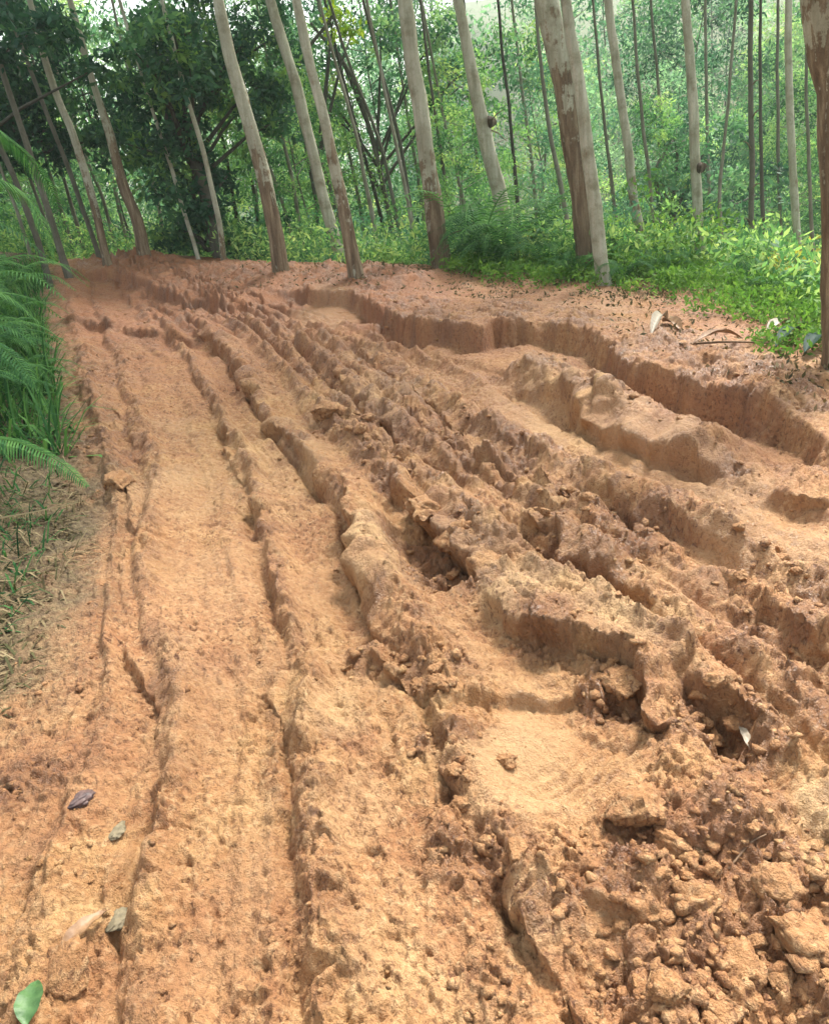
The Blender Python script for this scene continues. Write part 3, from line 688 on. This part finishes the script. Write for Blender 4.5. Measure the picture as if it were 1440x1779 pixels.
protos = [proto_tree(1, 9, 1.5, .13, .045, 88, LEAF), proto_tree(2, 10, 1.9, .14, .05, 96, LEAFB), proto_tree(3, 8, 1.3, .12, .04, 84, LEAF, .05),
          proto_tree(4, 11, 2.2, .15, .055, 115, MID, .12), proto_tree(5, 7, 1.7, .13, .05, 96, LEAF, .03)]
used = [False]*5; rs = np.random.RandomState(77); cnt = 0
KINDS = ['slim light green leafy tree on the slope beyond the track', 'blue green feathery tree on the slope beyond the track', 'narrow bright green young tree on the slope beyond the track',
         'tall broad darker green tree on the slope beyond the track', 'low bushy light green tree on the slope beyond the track']
def place(kind, x, y, s, lift=0.):
    global cnt
    if y > 24 and .11 < x/y < .22: return
    o = protos[kind] if not used[kind] else copy_tree(protos[kind]); used[kind] = True
    o.location = (x, y, gz(x, y)-.15+lift); o.scale = (s,)*3; o.rotation_euler = (0, -.06, rs.rand()*6.28); tag(o, KINDS[kind], 'tree', 'leafy trees filling the slope beyond the track'); cnt += 1
for row, (Y, sp, sc) in enumerate([(15, 2.2, .45), (18, 2.3, .65), (22, 2.5, .9), (27, 2.8, 1.0), (34, 3.3, 1.2), (43, 4.0, 1.45), (55, 4.6, 1.8)]):
    w = Y*.66
    for x in np.arange(-w, w, sp):
        x2 = x+rs.normal()*.35*sp*.6; y2 = Y+rs.normal()*sp*.35
        if abs(x2) < .3 and Y < 15: continue
        place(int(rs.randint(5)), x2, y2, sc*(.8+.45*rs.rand()))

# low bushes right behind the edge
def proto_bush(seed, mat, r=.8, L=.06, Wd=.024, n=34, per=1100):
    rs = np.random.RandomState(seed); root = empty('bush', (0,0,0)); c = rs.normal(size=(n,3))*np.array([.5,.5,.35])*r; c[:,2] = np.abs(c[:,2])+.12
    parts = [tube([np.zeros(3), k*.5, k], [.012,.008,.003], [0]*3, [.6]*3, 4, seed) for k in c[:12]]
    V, F, B, D = join(parts); mesh_obj('stem', V, F, BARK, root, attrs={'brown': ('POINT', B), 'dark': ('POINT', D)})
    q, t = clumps(c, [r*(.25+.2*rs.rand()) for _ in c], per, rs); q[:,2] = np.abs(q[:,2]); leaf_obj('foliage', q, L, Wd, mat, rs, root, t, .1)
    return root
bp = [proto_bush(31, LEAF), proto_bush(32, LUSH), proto_bush(33, LEAFB), proto_bush(34, YELLOW, .5, .06, .026, 16, 700)]
BL = ['light green bush just below the far edge of the mud', 'lush yellow green bush just below the far edge', 'dull blue green bush just below the far edge', 'small yellow orange leaved shrub among the green bushes']
bu = [False]*4
def bush(k, x, y, s):
    o = bp[k] if not bu[k] else copy_tree(bp[k]); bu[k] = True
    o.location = (x, y, gz(x, y)-.05); o.scale = (s,)*3; o.rotation_euler = (0, 0, rs.rand()*6.28); tag(o, BL[k], 'bush', 'bushes beyond the edge of the mud')
for i in range(46):
    j = 18+rs.randint(52); a = CRESTW[j]; nrm = CRESTW[min(j+1, 89)]-CRESTW[j-1]; nrm = np.array([-nrm[1], nrm[0]])/np.hypot(*nrm)
    q = a+nrm*(.9+2.6*rs.rand()); bush([0,0,1,2,2][rs.randint(5)], q[0], q[1], .6+.7*rs.rand())
for px, py, Y in ((1395,400,8.2),(900,370,11),(590,40,22),(1420,380,8.5)): q = at_depth(px, py, Y); bush(3, q[0], q[1], 1.2)

# the two dark shady trees at the upper left
def dark_tree(name, label, base_px, Y, blobs_, seed, tw, mat=None, dens=1150):
    rs = np.random.RandomState(seed); b = at_depth(base_px[0], base_px[1], Y); b[2] = min(b[2], gz(b[0], b[1])); root = empty(name, b)
    cs = []; rr = []
    for px, py, r, dy in blobs_:
        c = at_depth(px, py, Y+dy)-b; cs.append(c); rr.append(r*view_depth(px, py, Y+dy)/FPX)
    parts = []; top = max(c[2] for c in cs)
    P = [np.zeros(3), np.array([-.1,0,top*.4]), np.array([-.5,0,top*.8]), cs[int(np.argmax([c[2] for c in cs]))]]
    parts.append(tube(catmull(P, 20), np.linspace(tw, .03, 20), np.zeros(20), np.full(20, .8), 8, seed))
    for c in cs: parts.append(tube([np.array([-.2,0,max(.2,c[2]*.6)]), c*.6+np.array([0,0,c[2]*.3]), c], [.04,.025,.008], [0]*3, [.9]*3, 5, seed))
    V, F, B, D = join(parts); mesh_obj('trunk', V, F, BARK, root, smooth=True, attrs={'brown': ('POINT', B), 'dark': ('POINT', D)})
    C = []; Rr = []
    for c, r in zip(cs, rr):
        for k in range(9): C.append(c+rs.normal(size=3)*r*np.array([.55,.45,.4])); Rr.append(r*(.3+.3*rs.rand()))
    q, t = clumps(C, Rr, dens, rs); leaf_obj('crown', q, .12, .05, mat or DARK, rs, root, t, .2); tag(root, label, 'tree')
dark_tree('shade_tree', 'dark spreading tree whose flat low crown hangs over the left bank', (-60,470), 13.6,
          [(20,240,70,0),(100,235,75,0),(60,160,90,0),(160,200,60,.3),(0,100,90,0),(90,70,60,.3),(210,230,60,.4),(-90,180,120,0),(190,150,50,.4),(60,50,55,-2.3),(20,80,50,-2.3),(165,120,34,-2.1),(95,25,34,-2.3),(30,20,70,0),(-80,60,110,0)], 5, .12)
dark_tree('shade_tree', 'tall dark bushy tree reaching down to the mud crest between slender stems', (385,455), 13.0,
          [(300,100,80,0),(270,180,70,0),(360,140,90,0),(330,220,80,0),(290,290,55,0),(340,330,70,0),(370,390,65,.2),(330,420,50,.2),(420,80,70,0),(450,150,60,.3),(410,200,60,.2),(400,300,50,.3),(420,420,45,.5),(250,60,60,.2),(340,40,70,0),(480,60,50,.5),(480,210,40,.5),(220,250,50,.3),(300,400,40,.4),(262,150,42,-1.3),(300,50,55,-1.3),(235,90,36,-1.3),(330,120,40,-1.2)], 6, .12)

dark_tree('leafy_tree', 'dull green spreading crown filling the gap at the top between the pale trunks', (690,450), 17.5,
          [(540,40,50,0),(600,110,50,.5),(660,50,55,0),(720,110,50,.4),(770,50,60,0),(800,150,50,.5),(500,120,40,.3),(560,190,40,.3),(860,90,60,.5)], 8, .07, MID, 620)
dark_tree('leafy_tree', 'dense blue green tree between the slender pale trunks at right', (1180,480), 14.5,
          [(1150,330,60,0),(1200,400,60,.4),(1100,410,50,.3),(1250,340,60,.2),(1170,240,55,.4),(1280,420,50,.4),(1230,250,50,.2),(1330,330,50,.4)], 9, .06, MID, 620)
dark_tree('leafy_tree', 'bright yellow green young crown high between two leaning trunks', (600,450), 16.0, [(580,25,30,0),(610,60,26,.2),(575,60,22,.2)], 10, .04, YG, 900)
# ------------------------------------------------------------------ ferns
def frond_mesh(name, pts, wid, mat, npin=46, seed=1, parent=None, droop=.25, brown=0):
    rs = np.random.RandomState(seed); C = catmull(pts, npin+4); T_ = np.gradient(C, axis=0); T_ /= np.linalg.norm(T_, axis=1)[:,None]
    V = []; F = []; tint = []
    def quad(a, b, c, d, tt): i = len(V); V.extend([a,b,c,d]); F.append((i,i+1,i+2,i+3)); tint.append(tt)
    side = np.cross(T_, [0,0,1.]); side /= np.linalg.norm(side, axis=1)[:,None]+1e-9
    for i in range(len(C)-1):                 # midrib, three-sided
        r = .006*(1-i/len(C))+.0015; u = np.array([0,0,r*1.4])
        for s0, s1 in ((side*r, 0), (0, 0)):
            pass
        a, b = C[i], C[i+1]; sa = side[i]*r; quad(a-sa, b-side[i+1]*r, b+u, a+u, .95); quad(a+u, b+u, b+side[i+1]*r, a+sa, .95); quad(a+sa, b+side[i+1]*r, b-side[i+1]*r, a-sa, .9)
    for i in range(4, len(C)-1):
        f = (i-4)/(len(C)-5); l = wid*(math.sin(min(1, f*3.2+.25)*math.pi/2))*(1-f)**.75*(.88+.24*rs.rand())+.01
        for sg in (-1, 1):
            d = side[i]*sg*.86+T_[i]*.5; d /= np.linalg.norm(d); dn = np.array([0,0,-1.])
            w = T_[i]*min(.0085, wid*.06)*(1-.4*f); a = C[i]; m1 = a+d*l*.5+dn*l*droop*.15; e = a+d*l+dn*l*droop; tt = .25+.6*rs.rand()
            quad(a-w*.6, m1-w, m1+w, a+w*.6, tt); quad(m1-w, e-w*.15, e+w*.15, m1+w, tt)
    return mesh_obj(name, V, F, mat, parent, attrs={'tint': ('FACE', tint)})
def proto_fern(seed, nf, ln, wid, mat=FERN):
    rs = np.random.RandomState(seed); root = empty('fern_plant', (0,0,0))
    for k in range(nf):
        a = k*2.399+rs.rand()*.4; L = ln*(.75+.4*rs.rand()); up = .55+.35*rs.rand(); c = np.array([math.cos(a), math.sin(a), 0]); z = np.array([0,0,1.])
        frond_mesh('frond', [c*0, c*L*.25+z*L*up*.6, c*L*.55+z*L*up*.85, c*L*.85+z*L*up*.75, c*L*1.05+z*L*up*.45], wid, mat, 34, seed*50+k, root)
    return root
fps = [proto_fern(1, 11, .75, .15), proto_fern(2, 9, .9, .18), proto_fern(3, 13, .5, .11)]; fu = [False]*3
def fern(k, x, y, s, label, group, tilt=0):
    o = fps[k] if not fu[k] else copy_tree(fps[k]); fu[k] = True
    o.location = (x, y, gz(x, y)-.02); o.scale = (s,)*3; o.rotation_euler = (0, tilt, rs.rand()*6.28); tag(o, label, 'fern', group)
FL = 'dark green arching fern crowding the left bank of the track'
for px, py, s in ((30,520,.8),(20,560,1.1),(-40,600,1.2),(25,590,.8),(30,640,1.),(-30,680,1.),(40,640,.6),(0,490,.9),(-60,540,1.1),(-90,600,1.3),(55,690,.6),(-70,720,1.1),(20,720,.7),(-130,680,1.4),(-10,610,1.),(-150,560,1.6),(62,470,.6)):
    px -= 28
    p = hit(px, py) if py > 500 else at_depth(px, py+60, 9); fern(int(rs.randint(3)), p[0], p[1], s, FL, 'ferns on the left bank')
FR = 'feathery green fern growing under the trees behind the right bank'
for px, py, Y, s in ((830,430,10.6,1.7),(900,430,10.2,1.5),(865,445,10.2,1.3),(950,470,9.6,.9),(790,465,10.8,.8),(1000,480,9.0,.7),(1150,490,8.8,.6),(860,470,10,.8),(1080,500,8.6,.6),(1290,500,8,.6),(920,440,11.5,1.3),(1340,540,7.4,.5)):
    p = at_depth(px, py, Y); fern(int(rs.randint(2)), p[0], p[1], s, FR, 'ferns behind the right bank')
# single long fronds leaning into view from the left
def long_frond(pxs, wid, label, n, mat=FERN):
    pts = [at_depth(x, y, Y) for x, y, Y in pxs]; o = frond_mesh('palm_frond', pts, wid, mat, n, int(pxs[0][1]), None, .5); tag(o, label, 'frond')
long_frond([(-150,800,3.7),(-60,765,3.65),(20,765,3.6),(100,800,3.5),(155,846,3.4)], .16, 'bright green frond reaching over the left track edge', 60)
long_frond([(-120,190,4.6),(-40,205,4.7),(20,245,4.8),(62,288,4.9),(95,340,5.0),(110,410,5.0)], .13, 'long pale frond arching high at the left edge', 54)
long_frond([(-120,300,4.6),(-40,300,4.6),(40,335,4.7),(80,400,4.7),(96,460,4.7)], .15, 'drooping green frond below the high arching one', 50)
long_frond([(-140,560,4.2),(-60,575,4.1),(0,600,4.1),(50,650,4.0),(75,700,4.0)], .15, 'mid green frond drooping from the fern bank', 44)
long_frond([(-120,930,3.2),(-20,905,3.15),(60,890,3.1),(140,872,3.1)], .05, 'flattened straw coloured frond lying under the bright one', 50, STRAW)

# ------------------------------------------------------------------ stuff nobody could count
rs = np.random.RandomState(9)
def crest_points(n, s0, s1, j0, j1):
    j = j0+rs.rand(n)*(j1-j0); i = j.astype(int); f = (j-i)[:,None]; a = CRESTW[i]*(1-f)+CRESTW[i+1]*f; d = CRESTW[i+1]-CRESTW[i]; nr = np.stack([-d[:,1], d[:,0]], 1)/np.hypot(d[:,0], d[:,1])[:,None]
    return a+nr*(s0+(s1-s0)*rs.rand(n))[:,None]
def crest_index(px): return int(np.argmin(np.hypot(*(CRESTW-ground_pt(px, 480)).T)))
def gzv(P): return np.array([gz(x, y) for x, y in P])
J0 = int(np.argmin(np.abs(CRESTW[:,0]-ground_pt(800,468)[0]))); J1 = 84
P = crest_points(9000, -1.25, 1.6, J0, J1)
s_, _, _ = sdist(P[:,0], P[:,1], CRESTW); keep = rs.rand(len(P)) < sstep(-.95, -.05, s_+.9*fbm(P[:,0]*1.7, P[:,1]*1.7, 3, 700)); P = P[keep]
z = gzv(P); hump = .10+.16*np.clip(fbm(P[:,0]*1.5, P[:,1]*1.5, 2, 701)+.5, 0, 1)
C = []
for k in range(9): C.append(np.stack([P[:,0]+rs.normal(size=len(P))*.04, P[:,1]+rs.normal(size=len(P))*.04, z+hump*rs.rand(len(P))], 1))
C = np.concatenate(C)
tag(leaf_obj('ground_cover', C, .05, .02, LUSH, rs, None, np.clip(.5+.5*fbm(C[:,0]*3, C[:,1]*3, 2, 702), 0, 1), -.6), 'bright green low ground cover along the far right edge', 'ground cover', kind='stuff')
# green weeds on the slope all along beyond the edge and on the left bank
P = crest_points(7000, .1, 4., 10, 86); z = gzv(P)
C = np.concatenate([np.stack([P[:,0]+rs.normal(size=len(P))*.08, P[:,1]+rs.normal(size=len(P))*.08, z+.55*rs.rand(len(P))], 1) for k in range(8)])
tag(leaf_obj('undergrowth', C, .09, .03, LEAF, rs, None, None, -.5), 'mixed light green undergrowth on the slope below the edge', 'undergrowth', kind='stuff')
n = 16000; j = rs.rand(n)*57; i = j.astype(int); f = (j-i)[:,None]; a = LEFTW[i]*(1-f)+LEFTW[i+1]*f; d = LEFTW[i+1]-LEFTW[i]; nr = np.stack([-d[:,1], d[:,0]], 1)/np.hypot(d[:,0], d[:,1])[:,None]
off_ = -.05+1.9*rs.rand(n)**1.2; P = a+nr*off_[:,None]; near = P[:,1] < 4.3
def blades(P, h, flat, mat, name, w=.005):
    m = len(P); z = gzv(P); b = np.stack([P[:,0], P[:,1], z-.01], 1); d = rs.normal(size=(m,3)); d[:,2] = np.abs(d[:,2])*flat+.05; d /= np.linalg.norm(d, axis=1)[:,None]
    L = (h*(.5+rs.rand(m)))[:,None]; s = np.cross(d, [0,0,1.]); s /= np.linalg.norm(s, axis=1)[:,None]+1e-9; s *= w*(.6+.8*rs.rand(m))[:,None]
    mid = b+d*L*.55; tip = b+d*L*.95-np.array([0,0,1.])*L*.22*(.5+rs.rand(m)[:,None])
    V = np.stack([b-s, mid-s, mid+s, b+s, mid-s, tip-s*.2, tip+s*.2, mid+s], 1).reshape(-1, 3)
    return mesh_obj(name, V, np.arange(8*m).reshape(-1, 4), mat, None, attrs={'tint': ('FACE', np.repeat(rs.rand(m), 2))})
tag(blades(P[near], .13, .25, STRAW, 'straw_litter', .0035), 'trampled straw and leaf litter along the near left edge', 'litter', kind='stuff')
tag(blades(P[~near], .38, 1.6, FERN, 'grass_bank', .007), 'tall dark green grass on the far left bank', 'grass', kind='stuff')
g = P[near & (off_ > .1)][:4200]
tag(blades(g, .16, .8, FERN, 'grass_blades', .004), 'sparse green grass blades among the straw at left', 'grass', kind='stuff')

# ------------------------------------------------------------------ clods, leaves and stones lying on the mud
def ico(sub):
    import bmesh
    bm = bmesh.new(); bmesh.ops.create_icosphere(bm, subdivisions=sub, radius=1); v = np.array([x.co[:] for x in bm.verts]); f = np.array([[q.index for q in x.verts] for x in bm.faces]); bm.free(); return v, f
IV, IF = ico(1)
IV2, IF2 = ico(4)
def crumb_field(n):
    """small crumbs, as dense as the ground is torn"""
    yv = .45+9*rs.rand(n*6)**1.9; xv = (yv+.6)*(rs.rand(n*6)*1.5-.72)
    r_ = np.clip(blobs(xv, yv, ROUGH), 0, 1); sm = blobs(xv, yv, SMOOTH); s, _, _ = sdist(xv, yv, CRESTW); l, _, _ = sdist(xv, yv, LEFTW)
    pr = (.10+.9*r_+.35*sstep(.1, .5, fbm(xv*4, yv*4, 2, 800)))*(1-.9*sm)*(s < 0)*(l < 0)
    k = rs.rand(n*6) < pr; xv, yv, r_ = xv[k][:n], yv[k][:n], r_[k][:n]; m = len(xv)
    size = (.002+.010*rs.rand(m)**4)*(1+.9*r_)
    z = gzv(np.stack([xv, yv], 1))
    q = rs.normal(size=(m, len(IV), 3))*.24; sc = (.6+.8*rs.rand(m,1,3))*np.array([1.15,1,.65]); V = (IV[None]+q)*sc*size[:,None,None]
    a = rs.rand(m)*6.28; ca, sa = np.cos(a)[:,None], np.sin(a)[:,None]; V = np.stack([V[:,:,0]*ca-V[:,:,1]*sa, V[:,:,0]*sa+V[:,:,1]*ca, V[:,:,2]], 2)
    V += np.stack([xv, yv, z+size*.1], 1)[:,None,:]
    F = (IF[None]+np.arange(m)[:,None,None]*len(IV)).reshape(-1, 3)
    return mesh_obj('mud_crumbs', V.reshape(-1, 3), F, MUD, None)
tag(crumb_field(6500), 'loose crumbs of orange mud strewn over the ruts', 'mud crumbs', kind='stuff')
def clod(px, py, wpx, label, seed, flat=.7, angular=.0, name='mud_clod', mat=MUD, cat='clod', group=None, stretch=1.2, sit=.12):
    p = hit(px, py); r = .5*wpx*view_depth(px, py, p[1])/FPX; V = IV2.copy(); rs2 = np.random.RandomState(seed)
    for k in range(int(10*angular)+10):          # planar breaks
        nrm = rs2.normal(size=3); nrm /= np.linalg.norm(nrm); lim = .55+.35*rs2.rand(); d = V@nrm; V = V-np.clip(d-lim, 0, None)[:,None]*nrm
    nn = fbm(V[:,0]*2.5+V[:,2]*1.7+seed, V[:,1]*2.5-V[:,2]*2.1, 4, seed); n2 = fbm(V[:,0]*9+V[:,2]*7, V[:,1]*9-V[:,2]*6+seed, 3, seed+3)
    V = V*(1.1+.38*nn+.22*n2)[:,None]*np.array([stretch, 1, flat])*r; a = rs2.rand()*6.28
    V = np.stack([V[:,0]*math.cos(a)-V[:,1]*math.sin(a), V[:,0]*math.sin(a)+V[:,1]*math.cos(a), V[:,2]], 1)
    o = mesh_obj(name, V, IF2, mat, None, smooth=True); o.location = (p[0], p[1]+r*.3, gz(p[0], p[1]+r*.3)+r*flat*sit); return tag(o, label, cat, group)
clod(1110, 1425, 100, 'flat topped angular mud block beside the smooth hollow', 3, .6, 1.)
clod(118, 1715, 92, 'round mud ball between the green leaf and the tan leaf', 4, .8, .0, stretch=1., sit=.45)
clod(902, 1492, 46, 'fist sized dark clod at the upper end of the lower groove', 5, .8)
clod(1290, 1690, 90, 'big crumbly clod low in the right hand clod heap', 6, .7)
clod(1400, 1650, 110, 'large pale clod at the right edge of the clod heap', 7, .7, .6)
clod(1215, 1575, 80, 'tall jagged clod in the middle of the right clod heap', 8, .9, .5)
clod(1360, 1555, 70, 'rounded clod upper right in the clod heap', 9, .8)
clod(1165, 1480, 60, 'knobbly clod just below the angular mud block', 10, .7)
clod(570, 722, 55, 'dark lump on the crest left of the middle ruts', 11, .7)
clod(1085, 1190, 70, 'dark wet clod tucked under the slab edge', 12, .7)
clod(1255, 1775, 70, 'clod at the bottom edge below the heap', 13, .8, .4)
clod(1160, 1745, 66, 'pale broken clod left of the bottom edge clod', 14, .7, .7)
clod(795, 985, 60, 'dark clod lying in the deep hole of the middle rut', 15, .8)
clod(735, 900, 50, 'reddish clod at the upper end of the middle hole', 16, .8)
clod(200, 838, 46, 'pinkish clod beside the white scrap on the left edge', 17, .8)
for i in range(50):
    cx, cy, rr = [(1290,1580,170),(1180,1700,120),(1380,1640,90),(1240,1250,60),(800,970,50),(820,1400,60),(1000,880,60),(640,760,40),(1350,1000,70),(760,1210,50)][i % 10]
    px, py = cx+rs.normal()*rr*.5, cy+rs.normal()*rr*.5
    if 5 < px < 1435 and py < 1775: clod(px, py, (14+26*rs.rand())*(1 if py > 1100 else .6), 'small loose lump of torn mud lying among others', 100+i, .8, rs.rand(), group='small loose mud lumps')

P = crest_points(5200, -1.7, .1, J0-10, J1); zq = gzv(P)
tag(leaf_obj('leaf_litter', np.stack([P[:,0], P[:,1], zq+.012], 1)[rs.rand(len(P)) < sstep(-.25, .5, fbm(P[:,0]*2.5, P[:,1]*2.5, 2, 77)+.35)], .045, .017, STRAW, rs, None, None, .0), 'brown dry leaf litter scattered between the right bank and the green cover', 'leaf litter', kind='stuff')
def flat_mat(name, c1, c2, rough=.5, scale=30):
    t = NT(name); p = t.pos(); return t.end(t.bsdf(t.ramp(t.noise(scale, 4, p), [(.35, c1), (.65, c2)]), rough, .4, t.noise(scale*3, 3, p), .3, .003))
TAN = flat_mat('tan_leaf', (.18,.095,.045), (.29,.17,.085)); GREEN = flat_mat('green_leaf', (.035,.095,.025), (.08,.16,.05)); WHITE = flat_mat('pale_leaf', (.20,.165,.12), (.32,.27,.20))
GREY = flat_mat('grey_stone', (.12,.10,.06), (.21,.17,.10), .7, 60); SLATE = flat_mat('dark_stone', (.06,.04,.04), (.13,.08,.07), .5, 60); STICK = flat_mat('stick', (.12,.07,.04), (.22,.14,.08), .8, 50)
def leaf_on(a, b_, wpx, mat, label, curl=.25, name='fallen_leaf', lift=.006):
    A, B = hit(*a), hit(*b_); L = B-A; l = np.linalg.norm(L); d = L/l; up = np.array([0,0,1.]); s = np.cross(d, up); s /= np.linalg.norm(s); u = np.cross(s, d)
    w = wpx*view_depth(a[0], a[1], A[1])/FPX*.5; n = 16; m = 7; V = []
    for i in range(n+1):
        f = i/n; ww = w*math.sin(math.pi*min(1, f*1.02))**.8*(1.25-.5*f)
        for j in range(m):
            g = (j/(m-1))*2-1; V.append(A+L*f+s*ww*g+u*(lift+abs(g)**1.3*ww*curl*2+l*.10*math.sin(math.pi*f)+.002*math.sin(f*23+j)))
    V = np.array(V); F = grid_faces(n+1, m); o2 = V.copy()-u*.0008; Vt = np.concatenate([V, o2]); Ft = np.concatenate([F, F[:, ::-1]+len(V)])
    o = mesh_obj(name, Vt, Ft, mat, None, smooth=True); return tag(o, label, 'leaf')
leaf_on((100,1672), (192,1586), 30, TAN, 'dry tan leaf lying beside the yellow wet track at lower left', lift=.012)
leaf_on((52,1800), (72,1716), 46, GREEN, 'fresh green leaf standing at the bottom left corner', .2, lift=.025)
leaf_on((1303,1306), (1282,1262), 14, WHITE, 'small whitish leaf in the dark hole at right', .2)
leaf_on((195,884), (215,868), 9, WHITE, 'white scrap of leaf on the left edge of the track', .5)
leaf_on((1130,585), (1160,560), 20, WHITE, 'pale curled leaf on the right bank near the ground cover', .5)
leaf_on((1150,560), (1185,580), 22, TAN, 'tan leaf beside the pale curled leaf on the right bank', .4)
leaf_on((1200,600), (1290,590), 16, TAN, 'long dry bark strip lying across the right bank', .4, 'bark_strip')
leaf_on((1345,615), (1390,585), 22, DARK, 'broad blue green leaf at the foot of the big right trunk', .2, 'broad_leaf', .05)
leaf_on((1330,590), (1375,575), 24, WHITE, 'large pale grey leaf at the foot of the big right trunk', .3, 'broad_leaf', .06)
leaf_on((1395,625), (1435,595), 26, DARK, 'dark blue green leaf touching the big right trunk', .2, 'broad_leaf', .05)
clod(200, 1450, 34, 'flat grey green stone in the left track', 21, .35, .6, 'stone', GREY, 'stone')
clod(205, 1612, 44, 'greyish wet stone beside the dry tan leaf', 22, .3, .4, 'stone', GREY, 'stone', sit=.5)
clod(137, 1398, 40, 'small dark slate stone in left mud', 23, .4, .5, 'stone', SLATE, 'stone')
0 and clod(870, 568, 40, 'dark stone on the brink of the right cut bank', 24, .4, .5, 'stone', SLATE, 'stone')
def stick(a, b_, r, label, lift=.01):
    A, B = hit(*a), hit(*b_); A[2] += lift; B[2] += lift; C = catmull([A, (A+B)/2+np.array([.01,.01,.015]), B], 9)
    V, F, _, _ = tube(C, np.linspace(r, r*.5, 9), [0]*9, [0]*9, 6, 3, .2); return tag(mesh_obj('stick', V, F, STICK, None, smooth=True), label, 'stick')
stick((1265,1515), (1330,1455), .004, 'thin twig poking out of the right clod heap')
stick((1180,600), (1360,600), .012, 'dark stick lying on the right bank under the leaves')
stick((800,1040), (835,985), .003, 'thin twig in the middle rut hole')
stick((110,640), (95,760), .008, 'brown twig at the foot of the fern bank')

# ------------------------------------------------------------------ the damp air of the forest
def haze_box():
    import bmesh
    bm = bmesh.new(); bmesh.ops.create_cube(bm, size=1); me = bpy.data.meshes.new('haze'); bm.to_mesh(me); bm.free(); o = bpy.data.objects.new('haze', me); COL.objects.link(o)
    zz = [float((ob.matrix_world @ Vector(c))[2]) for ob in (ground, hillside) for c in ob.bound_box]
    lo, hi = min(zz)-1, max(max(zz), 42)+3
    o.location = (0, 100, (lo+hi)/2); o.scale = (290, 240, hi-lo)
    m = bpy.data.materials.new('haze'); m.use_nodes = True; tt = m.node_tree; tt.nodes.clear(); ou = tt.nodes.new('ShaderNodeOutputMaterial'); v = tt.nodes.new('ShaderNodeVolumePrincipled')
    v.inputs['Density'].default_value = .0016; v.inputs['Color'].default_value = (.86,.96,.92,1); v.inputs['Anisotropy'].default_value = .2
    tt.links.new(v.outputs[0], ou.inputs['Volume']); me.materials.append(m); o['kind'] = 'stuff'; o['label'] = 'thin pale damp haze hanging in the forest air'; o['category'] = 'haze'
haze_box()
